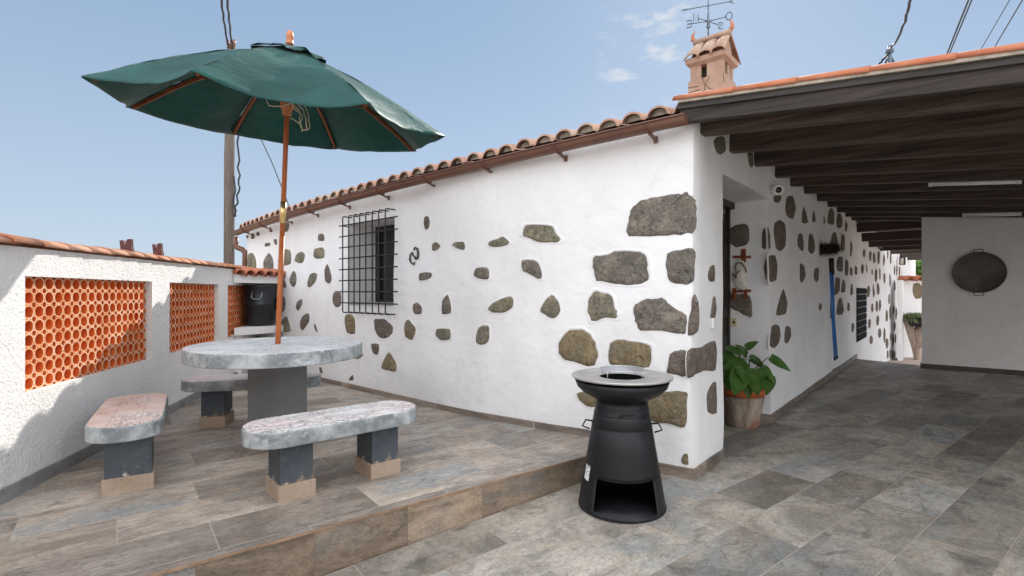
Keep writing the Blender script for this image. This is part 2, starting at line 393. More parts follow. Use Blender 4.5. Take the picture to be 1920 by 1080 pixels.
# raised terrace
LWX = lambda y: -2.282-.2264*y
LW = [Vector((LWX(y), y, 0)) for y in (-6, 0, 3, 5, 7.16, 8.47)]
st_b = Vector((LWX(1.42), 1.42, 0))
kk = (st_a-st_b).length
bm = BM()
tp = [st_a, FW[2], FW[3], FW[4], FW[5], FW[6], FW[6]+(FW[7]-FW[6])*.8, Vector((LWX(8.45), 8.45, 0)), Vector((LWX(5), 5, 0)), st_b]
tp = [Vector((p.x, p.y, 0)) for p in tp]
prism(bm, tp, -.3, PZ)
bm.normal_update()
for f in bm.faces:
    if abs(f.normal.z) < .3: f.material_index = 1
tag(obj('terrace', bm, [m_terrace, m_riser]), kind='structure')
# rounded tile nosing along the step
bm = BM(); nz = simple('tile_nosing', (.30,.19,.12), .55, var=.3, sc=8)
dn = (st_a-st_b).normalized(); nn_ = Vector((dn.y, -dn.x, 0))
prism(bm, [st_b+nn_*0, st_a+nn_*0, st_a+nn_*.006, st_b+nn_*.006], PZ-.012, PZ-.001)
tag(obj('step_nosing', bm, nz), kind='structure')
# sunlit lower yard behind
bm = BM(); face(bm, [(2,8,GZ),(40,8,GZ),(40,40,GZ),(2,40,GZ)])
tag(obj('yard', bm, simple('pink_concrete', (.46,.36,.30), .9, var=.15, sc=2)), kind='structure')

# ------------------------------------------------------------------ the house
house = thing('house', (C0.x, C0.y, 0), 'long whitewashed house with dark stones set in its walls and a clay tile roof', 'house')
def wob(p): return Vector((n3(Vector(p)+Vector((3,1,0)), 1.5), n3(Vector(p)+Vector((8,5,2)), 1.5), 0))*.018
def warp(bm):
    bmesh.ops.remove_doubles(bm, verts=bm.verts, dist=.0012)
    for v in bm.verts: v.co += wob(v.co)
    bmesh.ops.recalc_face_normals(bm, faces=bm.faces); bm.normal_update()
    for f in bm.faces: f.smooth = True
    for e in bm.edges:
        if len(e.link_faces) != 2 or e.calc_face_angle(0) > R(50): e.smooth = False
def arclen(poly, p):
    acc = 0; best = None
    for i in range(len(poly)-1):
        a, b = poly[i], poly[i+1]; t = max(0, min(1, (p-a).dot(b-a)/(b-a).length_squared))
        q = a+(b-a)*t; e = (Vector((p.x,p.y,0))-q).length
        if best is None or e < best[0]: best = (e, acc+t*(b-a).length)
        acc += (b-a).length
    return best[1]
def wall_sheet(bm, poly, z0, zt, nrm_side, holes=(), thick=.42, mi=0, step=.12):
    """vertical wall following a polyline; holes = (a0,a1,z0,z1) by distance along it"""
    d = [0]
    for i in range(len(poly)-1): d.append(d[-1]+(poly[i+1]-poly[i]).length)
    def at(a):
        for i in range(len(poly)-1):
            if a <= d[i+1]+1e-9 or i == len(poly)-2:
                return lerp(poly[i], poly[i+1], (a-d[i])/(d[i+1]-d[i])), seg_normal(poly[i], poly[i+1], nrm_side)
    cuts = set(d)
    for h in holes: cuts.update(h[:2])
    cuts = sorted(cuts); fine = []
    for a, b in zip(cuts, cuts[1:]):
        n = max(1, int((b-a)/step))
        fine += [a+(b-a)*k/n for k in range(n)]
    fine.append(cuts[-1])
    zg_ = sorted(set([round(z0+k*.12, 4) for k in range(int((4-z0)/.12))]+[h[2] for h in holes]+[h[3] for h in holes]))
    Zp = lambda p, z: Vector((p.x, p.y, z))
    for a, b in zip(fine, fine[1:]):
        mid = (a+b)/2; pa, _ = at(a+1e-6); pb, _ = at(b-1e-6); nn = at(mid)[1]
        hs = [h for h in holes if h[0] < mid < h[1]]
        za, zb = zt(pa), zt(pb); lim = min(za, zb)-.02
        zz = [z for z in zg_ if z < lim-.03]+[None]
        for s0, s1 in zip(zz, zz[1:]):
            if s1 is not None and any(h[2]-1e-6 <= s0 and s1 <= h[3]+1e-6 for h in hs): continue
            if s1 is None: face(bm, [Zp(pa,s0), Zp(pb,s0), Zp(pb,zb), Zp(pa,za)], mi)
            else: face(bm, [Zp(pa,s0), Zp(pb,s0), Zp(pb,s1), Zp(pa,s1)], mi)
        for h in hs:
            th = h[4] if len(h) > 4 else thick
            if th <= 0: continue
            nh = at((h[0]+h[1])/2)[1]
            for zz_ in (h[2], h[3]): face(bm, [Zp(pa,zz_), Zp(pb,zz_), Zp(pb-nh*th,zz_), Zp(pa-nh*th,zz_)], mi)
    for h in holes:
        th = h[4] if len(h) > 4 else thick
        if th <= 0: continue
        nh = at((h[0]+h[1])/2)[1]; zz = [z for z in zg_ if h[2]-1e-6 <= z <= h[3]+1e-6]
        for a_ in (h[0]+1e-6, h[1]-1e-6):
            p = at(a_)[0]
            for s0, s1 in zip(zz, zz[1:]):
                for q0_, q1_ in ((0, .5), (.5, 1)): face(bm, [Zp(p-nh*th*q0_,s0), Zp(p-nh*th*q1_,s0), Zp(p-nh*th*q1_,s1), Zp(p-nh*th*q0_,s1)], mi)
    return at
flat = lambda p: Vector((p.x, p.y, 0))
wl, _ = wallhit(656, 500, FW, 0, FSIDE); wr, _ = wallhit(739, 500, FW, 0, FSIDE)
wa0, wa1 = arclen(FW, flat(wr)), arclen(FW, flat(wl))
WZ0, WZ1 = 1.25, 2.27
bm = BM()
at_front = wall_sheet(bm, FW, -.1, lambda p: eave_z(p)+.10, FSIDE, [(wa0, wa1, WZ0, WZ1)])
warp(bm); front_wall = obj('front_wall', bm, m_plaster, house)
# side wall with the door recess
REC = .43
def roofz(t, s): return 2.615+.03*min(max(t, -1), 9.2)-.1*s      # underside of the carport beams
def side_top(p):
    t = (p-C0).dot(V); return 2.80+.03*t if t < 9.5 else 3.05
bm = BM()
wall_sheet(bm, SW, -.9, side_top, SSIDE, [(arclen(SW, TS(.66,0)), arclen(SW, TS(2.21,0)), -.03, 2.41, REC), (arclen(SW, TS(9.3,0)), arclen(SW, TS(10.84,0)), .36, 1.48, .05)])
warp(bm); side_wall = obj('side_wall', bm, m_plaster, house)
# other walls close the volume
bm = BM()
far_l = FW[-1]; INN = -S
e1 = far_l+INN.lerp(Vector((.3,.95,0)), .5).normalized()*4.6
prism(bm, [far_l, far_l+(Vector((.5,.866,0)))*.3, Vector((1.5,14.5,0)), Vector((8.0,17.0,0)), SW[-1]+V*.05, SW[-1]], -.9, lambda p: 2.4, top=False, bot=False)
obj('rear_wall', bm, m_plaster, house)
# door
dn0 = TS(.66, 0)-S*REC; dn1 = TS(2.21, 0)-S*REC
door = BM(); axs = (V, S, Vector((0,0,1)))
box(door, TS(1.43, -REC-.03, 1.15), (1.50, .05, 2.26), axs)
for q in (.95, 1.9):
    for zz, hh in ((.55,.75),(1.6,.95)): box(door, TS(q, -REC-.003, zz), (.5, .02, hh), axs)
door = bevel(obj('door', door, m_frame, house), .006)
bm = BM()
for q in (.70, 2.18): box(bm, TS(q, -REC-.0, 1.17), (.05, .04, 2.34), axs)
box(bm, TS(1.435, -REC+.02, 2.375), (1.55, .09, .07), axs)
obj('door_frame', bm, m_frame, door)
bm = BM(); tube(bm, [TS(1.40, -REC+.01, 1.05), TS(1.40, -REC+.06, 1.05), TS(1.28, -REC+.06, 1.05)], .01, 8); obj('handle', bm, m_brass, door)
# window on the front
nw = wallhit(700, 500, FW, 0, FSIDE)[1]; dw = (flat(wl)-flat(wr)).normalized()
wp = lambda a, dep, z: flat(wr)+dw*a-nw*dep+Vector((0,0,z)); WW = (flat(wl)-flat(wr)).length
waxs = (dw, nw, Vector((0,0,1)))
bm = BM(); box(bm, wp(WW/2, .425, (WZ0+WZ1)/2), (WW, .02, WZ1-WZ0), waxs); window = obj('window', bm, m_dark, house)
bm = BM()
for a in (.03, WW/2, WW-.03): box(bm, wp(a, .395, (WZ0+WZ1)/2), (.055, .045, WZ1-WZ0), waxs)
for z in (WZ0+.03, WZ1-.03): box(bm, wp(WW/2, .3955, z), (WW, .044, .055), waxs)
obj('window_frame', bm, m_frame, window)
bm = BM(); box(bm, wp(WW/2, .20, WZ0+.012), (WW+.0, .42, .028), waxs); obj('window_sill', bm, simple('grey_sill', (.42,.43,.44), .7), window)
# iron grille standing proud of it
bm = BM(); g = .008
go = .13
def gp(x, y, off=go): return wallhit(x, y, FW, off, FSIDE)[0]
zt_, zb_ = gp(643, 406).z, gp(645, 586).z
for i, x in enumerate((642.5, 653.8, 663.8, 674.5, 685.8, 698, 710, 722.5)):
    p = gp(x, 500); q = flat(p)
    pin = q-nw*go
    pts = [pin+Vector((0,0,zt_)), q-nw*.02+Vector((0,0,zt_)), q-nw*.006+Vector((0,0,zt_-.006)), q+Vector((0,0,zt_-.022))]
    pts += [q+Vector((0,0,lerp(zt_-.022, zb_+.022, k/4))) for k in range(1, 5)]
    pts += [q-nw*.006+Vector((0,0,zb_+.006)), q-nw*.02+Vector((0,0,zb_)), pin+Vector((0,0,zb_))]
    tube(bm, pts, g, 8)
za, zb = gp(637, 424, go-.016).z, gp(637, 567.5, go-.016).z
q0, q1 = flat(gp(745, 500, go-.016)), flat(gp(636, 500, go-.016))
for k in range(8):
    z = lerp(za, zb, k/7)
    tube(bm, [q0+Vector((0,0,z)), q1+Vector((0,0,z))], g, 8)
    if k % 2 == 0:
        for qq in (lerp(q0, q1, .97),) if k in (0, 6) else ():
            tube(bm, [qq+Vector((0,0,z)), qq-nw*(go-.016)+Vector((0,0,z))], g*.9, 6)
obj('window_grille', bm, m_iron, house)
# louvred window on the side wall
bm = BM(); la, lb = TS(9.28,.012), TS(10.85,.012)
sa = (lb-la).normalized()
box(bm, (la+lb)/2+Vector((0,0,.92)), ((lb-la).length, .02, 1.16), (sa, S, Vector((0,0,1))))
sw_ = obj('shuttered_window', bm, m_frame, house)
bm = BM()
m_shut = simple('blue_grey_shutter', (.028,.032,.038), .95, 0, .02)
m_shutb = simple('shutter_backing', (.02,.022,.026), .95, 0, .02)
for k in range(8): box(bm, (la+lb)/2+S*.02+Vector((0,0,.42+k*.145)), ((lb-la).length, .012, .115), (sa, S, Vector((0,0,1))))
obj('louvres', bm, m_shut, sw_)
# skirting tiles
def skirt(name, poly, side, z0, z1, th=.016, parent=None):
    bm = BM()
    for a, b in zip(poly, poly[1:]):
        n = seg_normal(a, b, side)*th
        prism(bm, [a, b, b+n, a+n], z0, z1)
    return obj(name, bm, m_skirt, parent)
skirt('skirting', [st_a-(st_a-FW[2]).normalized()*0, FW[2], FW[3], FW[4], FW[5], FW[6], FW[7]], FSIDE, PZ-.02, PZ+.055, .02, house)
cf = seg_normal(FW[1], FW[2], FSIDE); cs = S
bm = BM()
prism(bm, [C0, st_a, st_a+cf*.022, C0+cf*.022+cs*.022, C0+cs*.022], -.08, .082)
prism(bm, [C0+cs*.001, C0+cs*.022, TS(.66,.022), TS(.66,.001)], -.08, .0825)
prism(bm, [TS(2.21,.001), TS(2.21,.022), TS(9.3,.022), TS(9.3,.001)], -.08, .085)
prism(bm, [TS(2.21-.02,.021), TS(2.21-.001,.021), TS(2.21-.001,-REC), TS(2.21-.02,-REC)], -.08, .084)
obj('skirting', bm, m_skirt, house)

# stones set in the plaster; each outline was read off the photograph and lands on its own wall
def conv(pts, sc, ox, oy): return [(ox+x/sc, oy+y/sc) for x, y in pts]
def smooth_poly(pts, jit, rnd, n_sub=2):
    out_ = []; n = len(pts)
    for i in range(n):
        p0, p1, p2, p3 = pts[i-1], pts[i], pts[(i+1)%n], pts[(i+2)%n]
        for k in range(n_sub):
            t = k/n_sub
            q = [.5*((2*p1[c])+(-p0[c]+p2[c])*t+(2*p0[c]-5*p1[c]+4*p2[c]-p3[c])*t*t+(-p0[c]+3*p1[c]-3*p2[c]+p3[c])*t**3) for c in (0,1)]
            q = [q[0]*.75+.25*(p1[0]+(p2[0]-p1[0])*t), q[1]*.75+.25*(p1[1]+(p2[1]-p1[1])*t)]
            out_.append((q[0]+rnd.uniform(-jit, jit), q[1]+rnd.uniform(-jit, jit)))
    return out_
stone_no = [0]
def add_stone(px, hit, parent, mat=None, lip=True):
    rnd = random.Random(stone_no[0]); stone_no[0] += 1
    xs = [p[0] for p in px]; ys = [p[1] for p in px]; sz = min(max(xs)-min(xs), max(ys)-min(ys))
    px = smooth_poly(px, sz*.022, rnd, 3 if sz > 25 else 2)
    W = [hit(x, y) for x, y in px]; W = [(a+wob(a), b) for a, b in W] if parent.name.split('.')[0] in ('front_wall', 'side_wall') else W; pts = [a for a, _ in W]; n = W[0][1]
    c = sum(pts, Vector())/len(pts); rr = sum((p-c).length for p in pts)/len(pts)
    bm = BM(); h = min(.014, rr*.13)
    rings = []
    lipw = min(.026, max(.010, rr*.2)); lipw = lipw if lip else .0008; lh = (.0014+.0020*min(1, rr/.15))*rnd.uniform(.5, 1.3) if lip else .0004
    for sc, off in ((1+1.6*lipw/rr, -.004), (1+.9*lipw/rr, lh*.55), (1+.25*lipw/rr, lh), (1.0, lh*.55), (.985, -.004), (.95, h*.35), (.88, h*.75), (.70, h), (.4, h*1.1)):
        ring = []
        for p, (_, nn) in zip(pts, W):
            q = c+(p-c)*sc
            o_ = off+(n3(q, 9.0)*h*.9 if sc < .95 else (n3(q, 7.0)*lh*.8 if off > 0 else 0))
            ring.append(bm.verts.new(q+nn*o_))
        rings.append(ring)
    m_ = len(pts)
    for ri, (a, b) in enumerate(zip(rings, rings[1:])):
        for k in range(m_):
            f_ = bm.faces.new((a[k], a[(k+1)%m_], b[(k+1)%m_], b[k])); f_.smooth = ri not in (3,); f_.material_index = 1 if ri < 3 else 0
    cv = bm.verts.new(c+n*h*1.2)
    for k in range(m_): bm.faces.new((rings[-1][k], rings[-1][(k+1)%m_], cv)).smooth = True
    bmesh.ops.recalc_face_normals(bm, faces=bm.faces)
    o = obj('stone', bm, [m_stone[mat if mat is not None else rnd.choice((0,0,1,3,3))], m_plaster], parent)
    return o
hf = lambda x, y: wallhit(x, y, FW, 0, FSIDE)
hs_ = lambda x, y: wallhit(x, y, SW, 0, SSIDE)
A = (3.6, 1040, 320); B = (3, 1040, 560); Cc = (3.376, 740, 380); D = (4, 420, 360); E4 = (2.667, 100, 600)
front = [
 (A,0,[(487,445),(490,340),(505,270),(560,200),(640,185),(780,150),(850,160),(890,140),(935,180),(955,250),(950,360),(930,420),(850,440),(700,440)]),
 (A,0,[(245,650),(250,580),(320,575),(400,545),(460,540),(580,548),(620,580),(630,660),(632,740),(560,770),(500,776),(400,765),(270,745),(255,700)]),
 (A,0,[(750,680),(752,560),(830,535),(900,520),(950,545),(945,650),(935,735),(890,772),(780,755)]),
 (A,3,[(213,950),(218,880),(250,815),(330,825),(380,850),(395,920),(415,950),(410,1000),(330,990),(245,1020),(225,985)]),
 (B,0,[(437,60),(460,20),(520,0),(600,-8),(620,5),(660,45),(742,95),(742,200),(700,200),(600,185),(480,180),(450,130)]),
 (B,1,[(752,105),(765,60),(768,0),(778,-20),(792,-22),(805,20),(812,100),(808,185),(750,207)]),
 (B,2,[(18,290),(30,230),(75,175),(150,175),(210,220),(238,300),(225,370),(180,380),(100,360),(40,335)]),
 (B,2,[(297,300),(310,250),(370,228),(440,240),(545,265),(553,330),(540,388),(420,385),(300,370)]),
 (B,2,[(120,530),(180,520),(250,530),(245,605),(180,605),(130,565)]),
 (B,2,[(500,560),(600,525),(755,520),(758,600),(745,725),(640,705),(530,685),(505,620)]),
 (B,2,[(710,905),(720,875),(748,870),(750,935),(715,925)]),
 (B,1,[(640,400),(655,310),(700,290),(752,295),(752,438),(700,430),(640,420)]),
 (Cc,1,[(190,90),(215,85),(225,130),(215,165),(195,170),(186,130)]), (Cc,3,[(240,300),(240,265),(265,250),(292,270),(285,290),(260,305)]),
 (Cc,3,[(368,268),(385,250),(440,247),(448,285),(435,300),(400,290)]), (Cc,3,[(590,270),(600,245),(660,225),(690,215),(728,250),(710,270),(640,283)]),
 (Cc,3,[(815,210),(820,170),(840,140),(900,138),(1000,150),(1020,195),(1050,232),(1030,252),(920,252),(860,225)]),
 (Cc,0,[(160,490),(163,445),(238,443),(235,475),(190,490)]), (Cc,0,[(500,460),(505,430),(520,412),(580,408),(597,430),(595,480),(570,487),(520,475)]),
 (Cc,0,[(808,430),(808,368),(890,365),(920,400),(932,470),(910,482),(860,455)]), (Cc,1,[(113,670),(120,640),(145,630),(172,660),(168,705),(125,705)]),
 (Cc,0,[(303,700),(305,620),(340,580),(358,640),(360,700),(315,707)]), (Cc,3,[(590,670),(640,625),(730,590),(750,620),(745,660),(700,693),(620,695)]),
 (Cc,3,[(915,680),(950,620),(995,583),(1030,620),(1045,680),(1025,725),(985,733),(940,705)]), (Cc,2,[(60,770),(85,738),(110,765),(132,800),(110,870),(65,850)]),
 (Cc,3,[(260,820),(270,797),(350,800),(352,865),(290,870),(265,845)]), (Cc,3,[(515,880),(530,800),(560,778),(602,790),(600,870),(570,900),(530,897)]),
 (D,3,[(410,500),(415,440),(437,428),(495,430),(505,490),(500,545),(440,552),(415,540)]), (D,3,[(530,520),(545,470),(580,445),(610,470),(595,520),(575,535)]),
 (D,3,[(668,480),(680,425),(740,415),(752,440),(750,495),(690,500)]), (D,1,[(705,365),(708,320),(730,310),(750,325),(750,365)]),
 (D,3,[(445,290),(450,230),(490,228),(490,265),(475,300)]), (D,3,[(180,570),(182,470),(215,455),(240,510),(240,580),(200,580)]),
 (D,0,[(295,530),(310,490),(340,455),(370,500),(372,590),(310,590)]), (D,0,[(497,650),(510,610),(527,590),(545,620),(545,690),(525,715),(505,700)]),
 (D,3,[(630,680),(645,620),(670,605),(700,612),(695,660),(655,715),(635,710)]), (D,1,[(760,590),(775,535),(800,580),(815,650),(795,690),(765,670)]),
 (D,1,[(815,800),(825,755),(855,740),(885,760),(880,850),(850,868),(825,845)]), (D,1,[(372,840),(378,800),(430,775),(455,790),(460,830),(455,880),(425,905),(385,890)]),
 (D,0,[(540,870),(560,815),(593,803),(590,845),(555,890)]), (D,3,[(418,990),(445,945),(470,938),(500,1045),(425,1045)]),
 (D,1,[(570,980),(590,930),(640,910),(640,970),(590,1040),(572,1020)]), (D,1,[(677,1010),(685,985),(707,1055),(690,1040)]),
 (D,2,[(912,980),(918,920),(960,918),(985,950),(985,1065),(925,1055)]), (D,1,[(1128,990),(1130,955),(1200,950),(1250,990),(1268,1020),(1262,1065),(1220,1098),(1170,1095),(1135,1040)]),
 (D,0,[(307,410),(310,385),(350,380),(350,402),(325,408)]), (D,1,[(380,385),(378,355),(400,355),(400,400)]),
 (D,1,[(205,350),(205,320),(225,315),(232,340),(218,353)]), (D,1,[(245,330),(243,305),(265,300),(268,325)]), (D,1,[(345,300),(345,285),(365,280),(368,300)]),
 (D,1,[(170,345),(170,325),(183,325),(183,345)]), (D,1,[(445,715),(455,650),(470,680),(473,715)]),
 (E4,1,[(1590,120),(1630,122),(1625,175),(1600,165)]), (E4,2,[(1640,240),(1675,160),(1710,210),(1715,255),(1680,255)]),
 (E4,2,[(1500,180),(1545,160),(1548,178),(1520,195)]), (E4,1,[(1478,300),(1497,272),(1502,300)]), (E4,1,[(1330,235),(1345,240),(1348,268),(1335,262)]),
]
for k_, (tr, mt, pts) in enumerate(front): add_stone(conv(pts, *tr), hf, front_wall, mt, k_ not in (0, 2, 4, 5, 9, 10, 11))
F6 = (2.298, 1280, 230); F8 = (6, 1480, 380); F4 = (3.373, 1440, 380)
side = [(B,1,[(752,295),(830,270),(908,235),(908,400),(850,405),(780,440),(753,438)]), (B,1,[(862,530),(880,490),(906,465),(906,645),(865,640),(860,590)]),
 (A,1,[(1050,990),(1065,860),(1078,850),(1080,995)]), (A,1,[(1035,700),(1050,650),(1078,635),(1080,745),(1040,745)])]
side += [(F6,1,p) for p in (
 [(130,80),(150,60),(180,60),(183,120),(165,140),(145,125)], [(278,150),(280,130),(303,130),(303,190),(288,190)],
 [(340,540),(345,470),(360,448),(375,480),(373,543)], [(393,470),(400,430),(420,418),(443,440),(442,530),(420,558),(400,540)],
 [(443,370),(450,320),(475,315),(485,370),(475,415),(450,405)], [(348,620),(365,575),(395,570),(403,610),(400,680),(370,685),(350,655)],
 [(405,830),(410,780),(430,715),(448,780),(440,825)], [(375,960),(385,880),(405,868),(420,885),(415,950),(395,972)],
 [(437,945),(440,880),(455,878),(462,915),(450,950)], [(393,330),(400,312),(424,312),(424,340),(405,345)], [(510,430),(518,360),(540,430)], [(555,425),(560,378),(568,425)],
 [(608,435),(610,395),(615,430)], [(625,430),(630,375),(640,368),(650,390),(650,440)], [(663,450),(665,395),(680,390),(687,430),(680,455)],
 [(697,465),(700,420),(708,440),(706,468)], [(493,530),(497,480),(512,480),(520,555)], [(540,550),(543,485),(555,480),(567,540),(555,567)],
 [(503,680),(505,605),(525,620),(528,660),(515,688)], [(560,670),(563,630),(580,625),(583,660),(575,690)], [(587,800),(590,775),(600,790),(595,812)],
 [(638,520),(645,475),(660,475),(668,550),(645,560)], [(680,545),(683,480),(697,490),(697,550)], [(718,570),(720,510),(728,520),(725,575)],
 [(663,620),(668,580),(688,578),(690,640),(668,640)], [(698,650),(700,590),(710,600),(708,660)], [(650,740),(655,670),(675,670),(675,720),(660,742)],
 [(683,730),(690,675),(700,690),(698,730)], [(635,840),(635,765),(645,770),(645,840)], [(663,825),(670,765),(685,755),(692,800),(688,827)],
 [(705,805),(708,775),(717,780),(716,812)], [(727,900),(728,865),(736,865),(735,900)], [(718,740),(722,695),(732,700),(730,742)],
 [(718,650),(722,620),(733,635),(728,660)], [(740,650),(742,615),(750,625),(748,655)], [(645,1075),(650,1060),(688,1045),(686,1060)], [(715,1038),(718,1025),(724,1028),(722,1038)])]
def ell(c): return [(c[0]+c[2]*math.cos(a*math.pi/4), c[1]+c[3]*math.sin(a*math.pi/4)) for a in range(8)]
side += [(F8,1,ell(c)) for c in ((838,570,18,48),(910,600,13,62),(950,620,13,65),(1000,620,15,80),(1065,645,8,70),(1105,580,6,60),(1135,630,7,60),(820,745,14,58),(865,745,6,50),(930,780,8,36),(972,820,15,80),(1018,800,8,70),(1068,850,9,65),(1125,870,9,75),(1180,930,9,60),(1180,760,8,60),(1210,760,8,60),(1240,770,7,60),(885,1000,16,70),(945,990,9,80),(993,970,15,72))]
side += [(F4,1,ell(c)) for c in ((655,665,6,30),(685,655,8,38),(705,650,6,38),(640,765,7,32),(693,745,11,35),(708,825,10,32),(653,868,10,28),(765,610,6,35),(750,715,8,40),(772,695,6,45),(793,680,5,28),(737,840,7,50),(752,890,9,35),(775,850,5,28),(788,870,6,40),(757,960,6,28),(772,955,5,30),(785,960,5,28),(800,960,5,25),(800,780,5,30),(806,860,6,30),(808,700,5,40))]
for k_, (tr, mt, pts) in enumerate(side):
    q = conv(pts, *tr); xs_ = [p[0] for p in q]
    if min(xs_) < 1437.5 < max(xs_): q = [(max(x_, 1439.5), y_) for x_, y_ in q if x_ > 1434 or True]
    elif k_ <= 3 and max(xs_) > 1340: q = [(min(x_, 1342.5), y_) for x_, y_ in q]
    add_stone(q, hs_, side_wall, mt, k_ > 6)
RV = [TS(2.21, 0), TS(2.21, -REC)]
def hr(x, y):
    p, n = wallhit(x, y, RV, 0, 1); n = -V; return p, n
for pts in ([(197,500),(205,455),(240,437),(285,440),(290,500),(270,530),(230,538),(203,520)], [(195,740),(200,735),(290,745),(303,820),(295,842),(240,815),(197,790)]):
    add_stone(conv(pts, *F6), hr, side_wall, 1)
for pts in ([(340,540),(345,470),(358,450),(358,543)], [(346,620),(358,578),(358,682),(350,655)]): add_stone(conv(pts, *F6), hr, side_wall, 1, False)

# clay roof: barrel tiles running up the slope
def barrel_roof(bm, o0, ex, ey, nx, ncourse, pitch=.215, course=.36, slope=.25, zfun=None, r=.075):
    """o0 eave start, ex along the eaves, ey up the slope in plan"""
    prof = []
    K = 8
    for i in range(K+1):
        a = math.pi*i/K; prof.append((pitch*.5-math.cos(a)*r*1.0, math.sin(a)*r))
    prof = [(0, -.012), (pitch*.5-r-.004, -.004)]+prof+[(pitch*.5+r+.004, -.004)]
    for c in range(ncourse):
        for j in range(nx):
            ringA, ringB, ringC = [], [], []
            jit = random.uniform(-.008, .008); jz = random.uniform(-.004, .006)
            for (u, h) in prof+[(pitch, -.012)]:
                q = o0+ex*(j*pitch+u); b0 = c*course+jit; b1 = (c+1)*course+.04
                z0 = zfun(q) if zfun else o0.z
                pa = q+ey*b0; pb = q+ey*b1
                ringA.append(bm.verts.new((pa.x, pa.y, z0+slope*b0+h+.022+jz)))
                ringB.append(bm.verts.new((pb.x, pb.y, z0+slope*b1+h*.85+jz)))
                ringC.append(bm.verts.new((pa.x, pa.y, z0+slope*b0+h+.022+jz-(.016))))
            for k in range(len(ringA)-1):
                f_ = bm.faces.new((ringA[k], ringA[k+1], ringB[k+1], ringB[k])); f_.smooth = True
                bm.faces.new((ringC[k], ringC[k+1], ringA[k+1], ringA[k]))
GL = [Vector(GP[0])]
for p in GP[1:-1]: q = Vector((p.x, p.y, 0)); GL.append(Vector((q.x, q.y, eave_z(q))))
GL.append(Vector(GP[-1]))
gA, gB = flat(GP[0]), flat(GP[-1]); ge = (gB-gA).normalized(); gn = Vector((-ge.y, ge.x, 0))
if gn.dot(Vector((0,1,0))) < 0: gn = -gn
# fair the measured eaves into a gentle curve (offset from the straight chord)
glen = (gB-gA).length
offs = sorted(((flat(p)-gA).dot(ge), (flat(p)-gA).dot(gn)) for p in GL)
bow_ = min(o_[1] for o_ in offs)*.95
def eave_pt(u): return gA+ge*u+gn*(bow_*4*(u/glen)*(1-u/glen) if 0 <= u <= glen else 0)
class Base:
    pass
bm = BM()
def curved_roof(bm, ncourse, pitch=.205, course=.36, slope=.25, r=.075):
    K = 8; prof = [(0, -.012), (pitch*.5-r-.004, -.004)]+[(pitch*.5-math.cos(math.pi*i/K)*r, math.sin(math.pi*i/K)*r*.78) for i in range(K+1)]+[(pitch*.5+r+.004, -.004)]
    nx = int((glen+.20)/pitch)
    for c in range(ncourse):
        for j in range(nx):
            RA, RB, RC = [], [], []; jit = random.uniform(-.012, .012); jz = random.uniform(-.005, .007); yaw = random.uniform(-.01, .01)
            for (u, h) in prof+[(pitch, -.012)]:
                uu = -.08+j*pitch+u; q = eave_pt(uu)+gn*.03; b0 = c*course+jit; b1 = (c+1)*course+.04; z0 = eave_z(q)+.118
                pa = q+gn*b0; pb = q+gn*b1+ge*yaw
                RA.append(bm.verts.new((pa.x, pa.y, z0+slope*b0+h+.022+jz))); RB.append(bm.verts.new((pb.x, pb.y, z0+slope*b1+h*.85+jz))); RC.append(bm.verts.new((pa.x, pa.y, z0+slope*b0+h+.006+jz)))
            for k in range(len(RA)-1):
                bm.faces.new((RA[k], RA[k+1], RB[k+1], RB[k])).smooth = True; bm.faces.new((RC[k], RC[k+1], RA[k+1], RA[k]))
curved_roof(bm, 9)
for j in range(int((glen+.20)/.205)):
    q = eave_pt(-.08+j*.205+.1025)+gn*.075; z0 = eave_z(q)+.118+.02
    vs_ = [bm.verts.new(q+ge*(-math.cos(math.pi*k/8)*.070)+Vector((0,0,0))) for k in range(9)]
    for k, v__ in enumerate(vs_): v__.co.z = z0+math.sin(math.pi*k/8)*.055
    bm.faces.new(vs_).material_index = 1
# deck beneath the tiles so no light leaks in
a0, a1 = gA+gn*.09-ge*.05, gB+gn*.09+ge*.03
pts = [a0, a1, a1+gn*3.6, a0+gn*3.6]
for th in (0, -.04):
    face(bm, [Vector((p.x, p.y, (eave_z(a0 if i in (0,3) else a1)+.11)+(0 if i < 2 else .88)+th)) for i, p in enumerate(pts)])
back_low = [Vector((p.x, p.y, z)) for p, z in ((a1+gn*3.6, eave_z(a1)+.99), (a0+gn*3.6, eave_z(a0)+.99), (a0+gn*12, 3.0), (a1+gn*9, 2.4))]
face(bm, back_low)
roof = obj('roof', bm, [m_roof, m_mortar], house)
bm = BM()   # gable of the roof over the side wall
p0, p1 = a0+ge*.16+gn*.2, a0+gn*3.6+ge*.16
g2 = [Vector((p0.x,p0.y,2.86)), Vector((p1.x,p1.y,2.86)), Vector((p1.x,p1.y,eave_z(a0)+.80)), Vector((p0.x,p0.y,eave_z(a0)+.03))]
face(bm, g2); obj('gable', bm, m_plaster, house)
